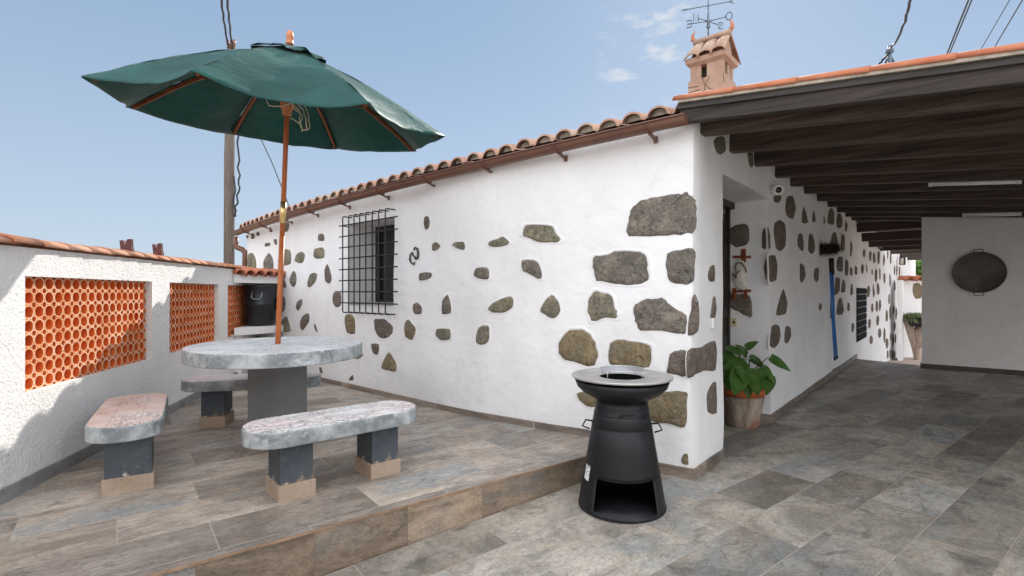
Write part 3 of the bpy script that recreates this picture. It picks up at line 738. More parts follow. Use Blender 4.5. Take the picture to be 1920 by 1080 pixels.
# gutter, brackets, downpipe
bm = BM(); Rg = .060
gp0, gp1 = Vector(GP[0]), Vector(GP[-1]); gdir = (gp1-gp0).normalized(); gx = gn
K = 10; sec = []
for i in range(K+1):
    a = math.pi+math.pi*i/K; sec.append((math.cos(a)*Rg, math.sin(a)*Rg+Rg))
sec = [(-Rg-.008, Rg*1.18), (-Rg-.010, Rg*1.02)]+sec
NG = 24
gpts = [eave_pt(glen*k/NG) for k in range(NG+1)]; gpts = [Vector((p.x, p.y, lerp(gp0.z, gp1.z, k/NG))) for k, p in enumerate(gpts)]
rings = [[bm.verts.new(p+gx*s_[0]+Vector((0,0,s_[1]))) for s_ in sec] for p in gpts]
for ra, rb_ in zip(rings, rings[1:]):
    for k in range(len(sec)-1): bm.faces.new((ra[k], rb_[k], rb_[k+1], ra[k+1])).smooth = k > 1
bm.faces.new(rings[0]); bm.faces.new(rings[-1][::-1])
gut = obj('gutter', bm, m_gutter, house, smooth=False)
sol = gut.modifiers.new('s', 'SOLIDIFY'); sol.thickness = .003
nb = 10
for i in range(nb):
    u_g = glen*(i+.35)/nb; p = eave_pt(u_g); p.z = lerp(gp0.z, gp1.z, u_g/glen); bm = BM()
    pts = [p+gx*(math.cos(math.pi+math.pi*k/8)*(Rg+.004))+Vector((0,0,math.sin(math.pi+math.pi*k/8)*(Rg+.004)+Rg)) for k in range(9)]
    for a, b in zip(pts, pts[1:]): beam(bm, a, b, .022, .004, up=gdir)
    beam(bm, p+Vector((0,0,-.004)), p+gx*.105+Vector((0,0,-.03)), .028, .012)
    box(bm, p+gx*.108+Vector((0,0,-.03)), (.03,.012,.05), (gdir, gx, Vector((0,0,1))))
    obj('gutter_bracket', bm, m_gutter, gut)
bm = BM(); d1 = gp1.y
pts = [P(442, 444, d1), P(442, 458, d1), P(445, 464, d1), P(455, 468, d1), P(460, 474, d1), P(459, 530, d1)]
tube(bm, pts, .048, 12); obj('downpipe', bm, m_gutter, house)

# chimney
m_chim = tile_mat('sandy_chimney_render', (.36,.23,.165), (.46,.32,.24), (.41,.31,.245))
ch0 = P(1290, 180, 5.6); cx = S; cyv = V; CW = .385
cc = flat(ch0)+cx*CW/2+cyv*CW/2; cax = (cx, cyv, Vector((0,0,1)))
bm = BM()
box(bm, cc+Vector((0,0,3.20)), (CW, CW, 1.02), cax)
chim = bevel(obj('chimney', bm, m_chim, house), .008)
bm = BM()      # open belfry: corner and middle piers round a dark flue
wz0, wz1 = 3.712, 3.862; W2 = CW*.90
for i in (-1, 1):
    for j in (-1, 1): box(bm, cc+cx*i*W2*.41+cyv*j*W2*.41+Vector((0,0,(wz0+wz1)/2)), (W2*.18, W2*.18, wz1-wz0), cax)
for i in (-1, 1):
    box(bm, cc+cx*W2*.17+cyv*i*W2*.43+Vector((0,0,(wz0+wz1)/2)), (W2*.32, W2*.12, wz1-wz0-.002), cax)
    box(bm, cc-cx*W2*.27+cyv*i*W2*.43+Vector((0,0,(wz0+wz1)/2)), (W2*.18, W2*.12, wz1-wz0-.003), cax)
    box(bm, cc+cx*i*W2*.43+cyv*W2*.08+Vector((0,0,(wz0+wz1)/2)), (W2*.12, W2*.26, wz1-wz0-.001), cax)
obj('flue_piers', bm, m_chim, chim)
bm = BM(); box(bm, cc+Vector((0,0,(wz0+wz1)/2)), (W2*.5, W2*.5, wz1-wz0), cax); obj('flue', bm, simple('dark_flue', (.05,.035,.03), .9), chim)  # plain dark block filling the slots between the piers
bm = BM()
def ringb(z, w_): return [bm.verts.new(cc+cx*i*w_/2+cyv*j*w_/2+Vector((0,0,z))) for i, j in ((-1,-1),(1,-1),(1,1),(-1,1))]
rs = [ringb(3.861, W2*1.0), ringb(3.89, W2*1.22), ringb(3.935, W2*1.26), ringb(3.955, W2*1.1)]
for a, b in zip(rs, rs[1:]):
    for k in range(4): bm.faces.new((a[k], a[(k+1)%4], b[(k+1)%4], b[k]))
bm.faces.new(rs[0][::-1]); bm.faces.new(rs[-1]); obj('cornice', bm, m_chim, chim)
bm = BM(); hl = W2*.50; zr = 4.185; ze = 3.947; hw = W2*.62
for sgn in (1, -1):
    face(bm, [cc+cx*sgn*hl-cyv*hw*.8+Vector((0,0,ze)), cc+cx*sgn*hl+cyv*hw*.8+Vector((0,0,ze)), cc+cx*sgn*hl+Vector((0,0,zr-.02))])
    face(bm, [cc-cx*hl+cyv*sgn*hw*.8+Vector((0,0,ze)), cc+cx*hl+cyv*sgn*hw*.8+Vector((0,0,ze)), cc+cx*hl+Vector((0,0,zr-.02)), cc-cx*hl+Vector((0,0,zr-.02))])
obj('cap_gable', bm, m_chim, chim)
for sgn in (-1, 1):
    for k in range(3):
        bm = BM(); c_ = cc+cx*(k-1)*W2*.40; n_ = 8
        A_, B_ = [], []
        for i in range(n_+1):
            a = math.pi*i/n_; u = -math.cos(a)*.075; h = math.sin(a)*.055
            A_.append(bm.verts.new(c_+cx*u*1.1+cyv*sgn*(hw+.035)+Vector((0,0,ze-.035+h+.01)))); B_.append(bm.verts.new(c_+cx*u*.8+Vector((0,0,zr-.015+h*.5))))
        for i in range(n_): bm.faces.new((A_[i], A_[i+1], B_[i+1], B_[i])).smooth = True
        o = obj('cap_tile', bm, m_chim, chim); s_ = o.modifiers.new('s', 'SOLIDIFY'); s_.thickness = .012
bm = BM(); tube(bm, [cc-cx*(hl+.03)+Vector((0,0,zr+.02)), cc+cx*(hl+.03)+Vector((0,0,zr+.02))], .03, 8); obj('ridge_tile', bm, m_chim, chim)
for sgn in (-1, 1):
    bm = BM(); b0 = cc+cx*sgn*(hl+.01)+Vector((0,0,zr+.03))
    tube(bm, [b0, b0+cx*sgn*.03+Vector((0,0,.03)), b0+cx*sgn*.03+Vector((0,0,.07)), b0+cx*sgn*.005+Vector((0,0,.12))], [.022,.024,.016,.003], 8)
    obj('ridge_horn', bm, m_edge, chim)
# crazy paving lines on the chimney foot
bm = BM(); m_cr = simple('dark_joint', (.12,.08,.06), .9, bump=0)
fc = lambda u, z: cc-cyv*(CW/2+.0015)+cx*(u-.5)*CW+Vector((0,0,z))
for a, b in (((.0,3.64),(.30,3.63)), ((.42,3.71),(.48,3.62)), ((.60,3.71),(.50,3.62)), ((.48,3.62),(.46,3.54)), ((.50,3.62),(.62,3.57)), ((.98,3.71),(.99,3.60)), ((.0,3.58),(.35,3.59)), ((.62,3.57),(.78,3.54))):
    beam(bm, fc(*a), fc(*b), .004, .007, up=cyv)
obj('joint_lines', bm, m_cr, chim)

# weather vane (its letters are read from behind)
mid = Vector((2.166, 5.65, 0)); zv = H+(548-40)/960*5.65
vane = thing('weather_vane', (mid.x, mid.y, zr+.04), 'blue grey metal weather vane with compass letters standing on the chimney', 'weather vane')
bm = BM(); cb = Vector((mid.x, mid.y, zr+.02)); 
tube(bm, [cb, Vector((mid.x, mid.y, zv+.42))], .008, 8); tube(bm, [Vector((mid.x,mid.y,zv-.06)), Vector((mid.x,mid.y,zv+.09))], [.018,.012], 8)
lathe(bm, [(.0,-.085),(.022,-.07),(.022,-.05),(.0,-.035)], (mid.x, mid.y, zv), 10)
obj('mast', bm, m_galv, vane)
def letter(ch, pos, dr):
    """strokes in the vertical plane of the arm; dr = text direction as seen from the far side"""
    bm = BM(); h = .074; wd = .050; r_ = .0070
    def q(u, v): return pos+dr*(u*wd)+Vector((0,0,(v-.5)*h))
    if ch == 'N': st = [[(-.5,0),(-.5,1),(.5,0),(.5,1)]]
    elif ch == 'E': st = [[(.5,1),(-.5,1),(-.5,0),(.5,0)], [(-.5,.5),(.35,.5)]]
    elif ch == 'O': st = [[(.62*math.cos(a*math.pi/8), .5+.55*math.sin(a*math.pi/8)) for a in range(17)]]
    else: st = [[(.45,.88),(.1,1),(-.35,.92),(-.45,.72),(-.1,.53),(.3,.4),(.45,.2),(.2,.02),(-.2,0),(-.5,.15)]]
    for s_ in st: tube(bm, [q(*p) for p in s_], r_, 6)
    obj('letter', bm, m_galv, vane)
arms = {'E': Vector((1.973,5.706,zv)), 'O': Vector((2.349,5.54,zv)), 'N': Vector((2.003,5.573,zv)), 'S': Vector((2.338,5.74,zv))}
ctr = Vector((mid.x, mid.y, zv))
bm = BM()
for k_, p in arms.items(): tube(bm, [ctr, lerp(ctr, p, .86)], .0055, 6)
obj('compass_arms', bm, m_galv, vane)
de = (arms['E']-arms['O']).normalized(); dnn = Vector((-.8,.1,0)).normalized()
for k_, p in arms.items(): letter(k_, p, de if k_ in 'EO' else dnn)
bm = BM(); zc = H+(548-12)/960*5.65
aL, aR = P(1279, 22, 5.73), P(1372, 2, 5.55); aL.z = aR.z = zc
tube(bm, [aL, aR], .0055, 6); ad = (aR-aL).normalized()
face(bm, [aL-ad*.02, aL+ad*.05+Vector((0,0,.016)), aL+ad*.05-Vector((0,0,.016))])
face(bm, [aR+ad*.03+Vector((0,0,.035)), aR-ad*.05+Vector((0,0,.0)), aR+ad*.0, ]); face(bm, [aR+ad*.03-Vector((0,0,.035)), aR-ad*.05, aR+ad*.001])
o = obj('arrow', bm, m_galv, vane); s_ = o.modifiers.new('s', 'SOLIDIFY'); s_.thickness = .004

# ------------------------------------------------------------------ carport
car = thing('carport', tuple(TS(0,0)), 'dark beamed lean-to carport roof joined to the side of the white house', 'carport')
SMAX = 6.0
def b3(t, s, dz=0): return TS(t, s, roofz(t, s)+dz)
BH, BW = .15, .10
ts = [.12, .86, 1.62, 2.42, 3.18, 3.95, 4.9, 5.75, 6.75, 7.7, 8.6]
for t in ts:
    bm = BM(); beam(bm, b3(t+.05, -.05, BH/2), b3(t+.05, SMAX, BH/2), BW, BH)
    bevel(obj('beam', bm, m_beam, car), .006)
bm = BM()     # fascia beam with an inner board
beam(bm, b3(-.075, -.06, .112), b3(-.075, SMAX, .112), .07, .136)
bevel(obj('fascia_beam', bm, wood('fascia_wood', (.022,.018,.016), (.070,.055,.047), (.5, 12, 12), .65, -UANG), car), .006)
bm = BM(); beam(bm, b3(-.122, -.07, .160), b3(-.122, SMAX, .160), .022, .040)
m_fas = wood('grey_weathered_board', (.040,.037,.036), (.085,.078,.074), (.5, 12, 12), .7, -UANG)
bevel(obj('fascia_board', bm, m_fas, car), .003)
bm = BM()
nb_ = 34
for k in range(nb_):      # ceiling boards, laid across the beams' direction with thin gaps in level
    s0, s1 = -.0+k*(SMAX/nb_), (k+1)*(SMAX/nb_)-.006
    dz = BH+.003+(k % 3)*.0015
    a, b, c, d = b3(-.06, s0, dz), b3(9.15, s0, dz), b3(9.15, s1, dz), b3(-.06, s1, dz)
    up = Vector((0,0,.022))
    vs = [bm.verts.new(p) for p in (a, b, c, d, a+up, b+up, c+up, d+up)]
    for q_ in ((0,1,2,3),(7,6,5,4),(0,4,5,1),(1,5,6,2),(2,6,7,3),(3,7,4,0)): bm.faces.new([vs[i] for i in q_])
obj('ceiling_boards', bm, m_beam, car)
bm = BM(); a, b, c, d = [b3(t, s, .1812) for t, s in ((-.155,-.06),(9.2,-.06),(9.2,SMAX),(-.155,SMAX))]
up = Vector((0,0,.024)); vs = [bm.verts.new(p) for p in (a, b, c, d, a+up, b+up, c+up, d+up)]
for q_ in ((0,1,2,3),(7,6,5,4),(0,4,5,1),(1,5,6,2),(2,6,7,3),(3,7,4,0)): bm.faces.new([vs[i] for i in q_])
obj('mortar_bed', bm, m_mortar, car)
bm = BM()
def half_tile(bm, a, b, r0, r1, acr, lift0=.0, lift1=.0, n=8, th=.013, flat=1.0):
    """barrel tile from a to b; acr = horizontal direction across"""
    ax_ = (b-a).normalized(); up = acr.cross(ax_); up = up if up.z > 0 else -up
    R_ = []
    for (p, r_, lf) in ((a, r0, lift0), (b, r1, lift1)):
        for rr in (r_, r_-th):
            R_.append([bm.verts.new(p+up*(lf+math.sin(math.pi*k/n)*(rr if rr == r_ else r_-th)*flat-(0 if rr == r_ else th*(1-flat)*math.sin(math.pi*k/n)))+acr*(-math.cos(math.pi*k/n)*rr)) for k in range(n+1)])
    o1, i1, o2, i2 = R_
    for k in range(n):
        bm.faces.new((o1[k], o1[k+1], o2[k+1], o2[k])).smooth = True; bm.faces.new((i1[k], i2[k], i2[k+1], i1[k+1])).smooth = True
        bm.faces.new((o1[k], i1[k], i1[k+1], o1[k+1])); bm.faces.new((o2[k], o2[k+1], i2[k+1], i2[k]))
    bm.faces.new((o1[0], o2[0], i2[0], i1[0])); bm.faces.new((o1[n], i1[n], i2[n], o2[n]))
s_ = -.10; k = 0
while s_ < SMAX:
    a, b = b3(-.07, s_, .196), b3(-.07, s_+.43, .196)
    half_tile(bm, a, b, .088, .098, V, .004, .0, flat=.62); s_ += .385; k += 1
for o_ in (obj('edge_tiles', bm, m_edge, car),): pass
bm = BM()     # tiles of the carport's own roof
for j in range(44):
    tj = .02+j*.212
    for i in range(5):
        half_tile(bm, b3(tj+.16, i*1.2-.02, .195), b3(tj+.16, i*1.2+1.22, .195), .085, .085, V, flat=.55)
obj('roof_tiles', bm, m_roof, car)
# rear and right-hand walls of the carport
bm = BM(); e0 = Vector((7.6, 9.5, 0)); e1_ = e0+S*5.2
prism(bm, [e0, e1_, e1_+V*.2, e0+V*.2], 0, lambda p: roofz((Vector(p[:2]+(0,)) if False else Vector((p[0],p[1],0))-C0).dot(V), (Vector((p[0],p[1],0))-C0).dot(S))+.17)
obj('rear_wall', bm, m_back, car)
bm = BM(); prism(bm, [e0-V*.018+S*.0, e1_-V*.018, e1_-V*.001, e0-V*.001], 0, .085); prism(bm, [e0-S*.018-V*.018, e0-V*.018, e0+V*.2, e0+V*.2-S*.018], 0, .0855)
obj('skirting', bm, simple('dark_skirting', (.075,.068,.064), .5), car)
for t_ in (-.0, 4.4, 8.6):
    bm = BM(); box(bm, TS(t_, SMAX-.1, 1.0), (.14, .14, 2.0), cax); obj('post', bm, m_beam, car)
bm = BM(); beam(bm, TS(-.2, SMAX-.08, roofz(0, SMAX)-.03), TS(9, SMAX-.08, roofz(9, SMAX)-.03), .12, .12); obj('eaves_beam', bm, m_beam, car)

# pergola over the passage behind
perg = thing('pergola', tuple(TS(9.3, 0)), 'low open pergola of brown beams across the passage behind the carport', 'pergola')
pls = [(9.45, 2.80, 0), (10.3, 2.66, .02), (11.3, 2.60, 0), (12.4, 2.57, 0), (13.6, 2.55, 0), (14.9, 2.52, 0), (16.2, 2.5, 0)]
for (t, z, dz) in pls:
    bm = BM(); a = TS(t, -.25, z); b = TS(t, 2.8, z-.02)
    beam(bm, a, b, .12, .19); bevel(obj('beam', bm, m_beam2, perg), .006)
bm = BM(); beam(bm, TS(9.0, 1.75, 2.40), TS(17, 1.75, 2.22), .12, .14); obj('rail', bm, m_beam2, perg)
bm = BM(); box(bm, TS(10.92, 1.2, 2.935), (3.46, 3.6, .02), (V, S, Vector((0,0,1)))); obj('sun_block_cover', bm, m_beam2, perg)  # solid sheet, lengthened to block sun from the carport floor

# ------------------------------------------------------------------ garden wall with clay lattice
gw = thing('garden_wall', (LWX(4), 4, PZ), 'white roughcast garden wall with three orange clay lattice openings and tile coping', 'wall')
Lw = Vector((-.2264, 1, 0)).normalized(); Nw = Vector((Lw.y, -Lw.x, 0))     # along wall, out of its face
def LA(y): return Vector((LWX(y), y, 0))
opens = []
for x0, x1 in ((47, 285), (318, 410), (427, 470)):
    dd = [-2.282/((x-960)/960+.2264) for x in (x0, x1)]
    opens.append((dd[0], dd[1]))
opens[2] = (opens[2][0], 8.2); OZ0, OZ1 = .78, 1.505
wall_poly = [LA(-6), LA(8.6)]
L0 = wall_poly[0]
alen = lambda y: (LA(y)-L0).length
holes = [(alen(a), alen(b), OZ0, OZ1, .2) for a, b in opens]+[(alen(-1.6), alen(2.2), OZ0, OZ1, .2)]
gside = 1 if seg_normal(wall_poly[0], wall_poly[1], 1).dot(Nw) > 0 else -1
ztop = lambda p: 1.68+.012*(p[1]-3)
bm = BM(); wall_sheet(bm, wall_poly, -.5, ztop, gside, holes, .2)
wall_sheet(bm, [p-Nw*.2 for p in wall_poly], -.9, ztop, gside, [(h[0], h[1], h[2], h[3], 0) for h in holes], 0)
a, b = wall_poly
face(bm, [a+Vector((0,0,ztop(a))), b+Vector((0,0,ztop(b))), b-Nw*.2+Vector((0,0,ztop(b))), a-Nw*.2+Vector((0,0,ztop(a)))])
obj('wall_body', bm, m_rough, gw)
def lattice(y0, y1, parent):
    bm = BM(); p0 = LA(y0)-Nw*.045; ln = (LA(y1)-LA(y0)).length; hh = OZ1-OZ0
    pit = .0985; nzr = 8; pz = hh/nzr; th = .07
    nx = int(ln/pit)+1
    def ring(cu, cz, ro, ri, n=12, rot=0):
        v = []
        for (r_, dep) in ((ro, 0), (ri, 0), (ri, th), (ro, th)):
            v.append([bm.verts.new(p0+Lw*(cu+math.cos(k*2*math.pi/n+rot)*r_)+Vector((0,0,cz+math.sin(k*2*math.pi/n+rot)*r_*pz/pit*1.0))-Nw*dep) for k in range(n)])
        for a_, b_ in ((0,1),(1,2),(3,0)):
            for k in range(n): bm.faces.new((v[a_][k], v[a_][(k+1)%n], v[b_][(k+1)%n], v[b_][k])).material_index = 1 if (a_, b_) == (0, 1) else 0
    for i in range(nx+1):
        for j in range(nzr):
            cu = i*pit; cz = OZ0+pz*(j+.5)
            if cu < ln+.01: ring(cu+.01, cz, .0500, .0405, 14)
        for j in range(nzr+1):
            cu = i*pit+pit/2+.01; cz = OZ0+pz*j
            if cu < ln: ring(cu, cz, .0280, .0190, 8, math.pi/8)
        for j in range(nzr+1):   # webs beside the small tubes
            cz = OZ0+pz*j
            for dz in (-.010, .010):
                c_ = p0+Lw*(i*pit+.01)+Vector((0,0,cz+dz))-Nw*(th/2+.002); box(bm, c_, (pit*.5, th-.006, .007), (Lw, Nw, Vector((0,0,1))))
    bmesh.ops.bisect_plane(bm, geom=bm.verts[:]+bm.edges[:]+bm.faces[:], plane_co=LA(y0)+Lw*.001, plane_no=-Lw, clear_outer=True)
    bmesh.ops.bisect_plane(bm, geom=bm.verts[:]+bm.edges[:]+bm.faces[:], plane_co=LA(y1)-Lw*.001, plane_no=Lw, clear_outer=True)
    bmesh.ops.bisect_plane(bm, geom=bm.verts[:]+bm.edges[:]+bm.faces[:], plane_co=(0,0,OZ1-.001), plane_no=(0,0,1), clear_outer=True)
    bmesh.ops.bisect_plane(bm, geom=bm.verts[:]+bm.edges[:]+bm.faces[:], plane_co=(0,0,OZ0+.001), plane_no=(0,0,-1), clear_outer=True)
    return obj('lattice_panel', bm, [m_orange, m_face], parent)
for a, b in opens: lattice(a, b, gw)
bm = BM()       # clay backing behind the lattice
for a, b in opens+[(-1.6, 2.2)]: prism(bm, [LA(a)-Nw*.117, LA(b)-Nw*.117, LA(b)-Nw*.16, LA(a)-Nw*.16], OZ0+.001, OZ1-.001)
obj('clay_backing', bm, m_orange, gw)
bm = BM(); y = -5.9; k = 0
while y < 8.3:
    a, b = LA(y)-Nw*.09, LA(y+.30)-Nw*.09; z = 1.685+.012*(y-3)
    jz = random.uniform(-.004,.006); a.z = z+jz; b.z = z+jz+.012
    half_tile(bm, b+Vector((0,0,.0)), a, .125, .138, -Nw, 0, .010, flat=.42); y += .262; k += 1
obj('coping_tiles', bm, m_cap, gw)
bm = BM(); th = .018
prism(bm, [LA(1.2), LA(8.4), LA(8.4)+Nw*th, LA(1.2)+Nw*th], PZ-.05, PZ+.085)
obj('skirting', bm, simple('grey_skirting', (.25,.25,.25), .55, var=.35, sc=5), gw)
# two-pronged clay pieces on the coping
for i, (x, y_, lab) in enumerate(((238, 474, 'nearer and larger of the two dark red two-pronged clay ornaments on the garden wall coping'), (296, 476, 'farther and smaller of the two dark red two-pronged clay ornaments on the garden wall coping'))):
    d = -2.33/((x-960)/960+.2264); c = P(x, y_, d)+Vector((0,0,.015)); bm = BM(); s_ = 1.05 if i == 0 else .9
    ax_ = (Vector((1,0,0)), Vector((0,1,0)), Vector((0,0,1)))
    out_ = [(-.036,-.03),(-.050,.085),(-.026,.09),(-.004,.035),(.010,.095),(.040,.100),(.042,.04),(.058,-.03)]
    fr = [bm.verts.new(c+Vector((u*s_, -.02, v*s_))) for u, v in out_]; bk = [bm.verts.new(c+Vector((u*s_, .02, v*s_))) for u, v in out_]
    bm.faces.new(fr); bm.faces.new(bk[::-1])
    for k in range(len(fr)): bm.faces.new((fr[k], fr[(k+1)%8], bk[(k+1)%8], bk[k]))
    bmesh.ops.recalc_face_normals(bm, faces=bm.faces)
    tag(bevel(obj('clay_ornament', bm, simple('dark_red_clay', (.10,.03,.028), .7), org=c), .004), lab, 'ornament', 'clay ornaments on the garden wall')

# ------------------------------------------------------------------ corner nook with its drum
nk0, nk1 = Vector((-3.885, 7.16, 0)), Vector((-3.50, 7.84, 0)); nkc = Vector((-4.17, 8.42, 0))
nook = thing('corner_nook', (nk0.x, nk0.y, PZ), 'small white masonry nook with clay tile roof in the corner between garden wall and house', 'nook')
nd = (nk1-nk0).normalized(); nnn = Vector((nd.y, -nd.x, 0))
bm = BM(); prism(bm, [nk0, nk1, nk1-nnn*.12, nk0-nnn*.12], 1.405+.135, 1.405+.25); obj('lintel', bm, m_plaster, nook)
bm = BM(); 
cp = [nk0, nk0+nd*.2+nnn*.05, nk0+nd*.45+nnn*.06, nk1, nkc]
prism(bm, cp, .80, .905); obj('counter', bm, m_plaster, nook)
bm = BM(); prism(bm, [nk0-nnn*.1, nk0-nnn*.1+nd*.18, nkc], PZ-.1, .80); prism(bm, [nk1-nnn*.08-nd*.1, nk1-nnn*.08, nkc], PZ-.1, .7995); obj('support', bm, m_rough, nook)
bm = BM()
for k in range(6):
    c_ = nk0+nd*(.05+k*.15)+Vector((0,0,1.655))
    for q_ in range(2):
        half_tile(bm, c_+nnn*(.07-q_*.17)+Vector((0,0,.02*q_+.0)), c_-nnn*(.14+q_*.17)+Vector((0,0,.045+.02*q_)), .075, .062, nd)
    c2 = c_+nd*.075
    # channels between
    A_ = []
    for i in range(7):
        a = math.pi*i/6; A_.append((-math.cos(a)*.06, -math.sin(a)*.035))
    r1 = [bm.verts.new(c2+nd*u+nnn*.06+Vector((0,0,v+.012))) for u, v in A_]; r2_ = [bm.verts.new(c2+nd*u-nnn*.4+Vector((0,0,v+.07))) for u, v in A_]
    for i in range(6): bm.faces.new((r1[i], r1[i+1], r2_[i+1], r2_[i])).smooth = True
obj('roof_tiles', bm, m_edge, nook)
bm = BM(); prism(bm, [nk0-nnn*.02, nk1-nnn*.02, nkc], 1.655, 1.66); obj('ceiling', bm, m_plaster, nook)
dc = Vector((-3.79, 7.70, .906))
drum = thing('metal_drum', tuple(dc), 'black metal drum with a wire handle standing on the counter of the corner nook', 'drum')
bm = BM(); lathe(bm, [(0,0),(.185,0),(.20,.01),(.205,.30),(.212,.31),(.212,.33),(.205,.335),(.207,.56),(.216,.575),(.216,.60),(.19,.605),(0,.62)], dc, 32)
obj('drum_body', bm, simple('black_enamel', (.022,.026,.03), .35, .2, .5, .2, 6, .05), drum)
bm = BM(); h0 = dc+Vector((.08,-.19,.50)); 
vd = Vector((-.45,-.9,0)).normalized(); hb = dc+Vector((vd.x*.215, vd.y*.215, .50)); tn = Vector((-vd.y, vd.x, 0))
hb = dc+Vector((.06,-.205,.50)); tn = Vector((1,.25,0)).normalized()
tube(bm, [hb-tn*.065, hb-tn*.065+Vector((0,-.03,-.07)), hb-tn*.04+Vector((0,-.03,-.10)), hb+tn*.04+Vector((0,-.03,-.10)), hb+tn*.065+Vector((0,-.03,-.07)), hb+tn*.065], .007, 6)
obj('handle', bm, simple('wire_steel', (.35,.38,.4), .4, .6), drum)

# ------------------------------------------------------------------ table, benches, parasol
def worn_paint(name, base, light, flake):
    m = M(name, .75, 0, .3)
    k = m.mix(m.ramp(m.noise(4.5, 6, .7, .4), .42, .62), base, light)
    k = m.mix(m.ramp(m.noise(16, 5, .7), .58, .70, 0, .7), k, (.62,.66,.68))
    m.col(k); m.bump(m.noise(12, 5, .6), .4, .01); m.bump(m.noise(70, 3), .2, .003); return m.m
m_slabside = worn_paint('worn_grey_paint', (.20,.225,.235), (.46,.49,.50), None)
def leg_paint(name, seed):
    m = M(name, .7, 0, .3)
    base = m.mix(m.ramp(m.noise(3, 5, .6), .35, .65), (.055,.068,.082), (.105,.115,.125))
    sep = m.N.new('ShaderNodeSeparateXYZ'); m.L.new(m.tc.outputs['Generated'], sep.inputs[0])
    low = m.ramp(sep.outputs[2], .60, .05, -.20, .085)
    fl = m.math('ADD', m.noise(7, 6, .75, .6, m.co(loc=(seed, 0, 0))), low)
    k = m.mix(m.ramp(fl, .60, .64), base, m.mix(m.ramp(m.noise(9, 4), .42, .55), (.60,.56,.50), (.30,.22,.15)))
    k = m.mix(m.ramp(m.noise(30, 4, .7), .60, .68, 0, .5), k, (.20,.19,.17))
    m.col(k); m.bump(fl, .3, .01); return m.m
m_leg = leg_paint('flaking_grey_paint', 0)
m_plinth = tile_mat('sandy_tile_plinth', (.33,.25,.18), (.44,.35,.27), (.38,.29,.22))
m_ped = M('table_pedestal_paint', .6, 0, .35); m_ped.col(m_ped.mix(m_ped.ramp(m_ped.noise(2.5, 5), .3, .7), (.16,.17,.175), (.21,.22,.22))); m_ped.bump(m_ped.noise(20, 4), .25, .004); m_ped = m_ped.m
def mosaic(name, a, b, ink, amt, seed=0, cell=.155):
    m = M(name, .45, 0, .45)
    co = m.co(loc=(seed, seed*.7, 0))
    n = m.noise(3.5, 5, .6, .5, co)
    k = m.mix(m.ramp(n, .35, .62), a, b)
    # cracked glaze: thin dark veins gathered in patches
    cs_ = m.co((1, 3.2, 1), (0,0,.15), loc=(seed, 0, 0))
    ve = m.vor(10, 'DISTANCE_TO_EDGE', cs_)
    wob = m.noise(5.5, 5, .75, 1.4, cs_)
    line = m.math('MULTIPLY', m.ramp(m.math('ABSOLUTE', m.math('SUBTRACT', wob, .5)), .030*(.6+.5*amt), .010), m.ramp(m.noise(3, 4, .6, 0, co), (.44-.08*amt), (.56-.06*amt)))
    line2 = m.math('MULTIPLY', m.ramp(ve, .022, .008), m.ramp(m.noise(2.2, 4, .6, 0, co), .56, .68))
    k = m.mix(m.math('MINIMUM', 1.0, m.math('ADD', m.math('MULTIPLY', line, .85), m.math('MULTIPLY', line2, .5*amt))), k, ink)
    sep = m.N.new('ShaderNodeSeparateXYZ'); m.L.new(m.tc.outputs['Object'], sep.inputs[0])
    es = []
    for o_ in (sep.outputs[0], sep.outputs[1]):
        fr_ = m.math('FRACT', m.math('ADD', m.math('DIVIDE', o_, cell), 10.5)); es.append(m.math('MINIMUM', fr_, m.math('SUBTRACT', 1.0, fr_)))
    e = m.math('MULTIPLY', m.math('MINIMUM', *es), cell)
    k = m.mix(m.ramp(e, .0016, .0036, .75, 0), k, (.42,.37,.34))
    m.col(k); m.bump(m.ramp(e, 0, .004), .4, .002); m.bump(wob, .2, .004); return m.m
m_seat_pink = mosaic('pink_tile_top', (.66,.45,.38), (.82,.72,.66), (.15,.10,.10), .6, 0)
m_seat_white = mosaic('white_ink_tile_top', (.80,.80,.78), (.80,.70,.67), (.05,.045,.06), 1.4, 5)
m_seat_far = mosaic('pale_tile_top', (.66,.60,.57), (.74,.71,.69), (.17,.13,.13), .6, 9)
m_table_top = mosaic('pale_table_tile', (.78,.79,.79), (.84,.84,.83), (.16,.17,.19), .7, 3, .20)
def make_bench(Lh, Wh, topm, sep_=.60, legm=None, legs=None):
    """built at the origin: length along local X"""
    t = thing('bench', (0,0,0), '', 'bench', 'concrete benches round the oval table')
    def caps(l, w_, n=9):
        rc = w_*.92; pts = []
        for cx_, a0_ in ((l-rc, -90), (-(l-rc), 90)):
            for k in range(n+1):
                a = R(a0_+180*k/n); pts.append((cx_+math.cos(a)*rc, math.sin(a)*w_))
        return pts
    bm = BM(); zt = .43
    prism(bm, caps(Lh, Wh), zt-.098, zt-.004); o = obj('seat_slab', bm, m_slabside, t); bevel(o, .008, 2)
    bm = BM(); prism(bm, caps(Lh-.008, Wh-.008), zt-.006, zt); obj('tiled_top', bm, topm, o)
    for lx, ly in (legs or ((-sep_/2, 0), (sep_/2, 0))):
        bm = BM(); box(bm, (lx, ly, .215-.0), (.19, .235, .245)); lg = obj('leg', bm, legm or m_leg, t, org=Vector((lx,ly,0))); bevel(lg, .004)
        bm = BM(); box(bm, (lx, ly, .045), (.215, .26, .10)); pl = obj('plinth', bm, m_plinth, lg, org=Vector((lx,ly,0))); bevel(pl, .003)
    return t
b1 = make_bench(.555, .205, m_seat_white, .57)
b1.location = (-1.135, 3.31, PZ); b1.rotation_euler = (0, 0, math.atan2(.654, .757)); b1['label'] = 'grey bench with dark inked white tile top, nearest the terrace step'
b2 = make_bench(.57, .195, m_seat_pink, legs=((-.35, -.02), (.26, .03)))
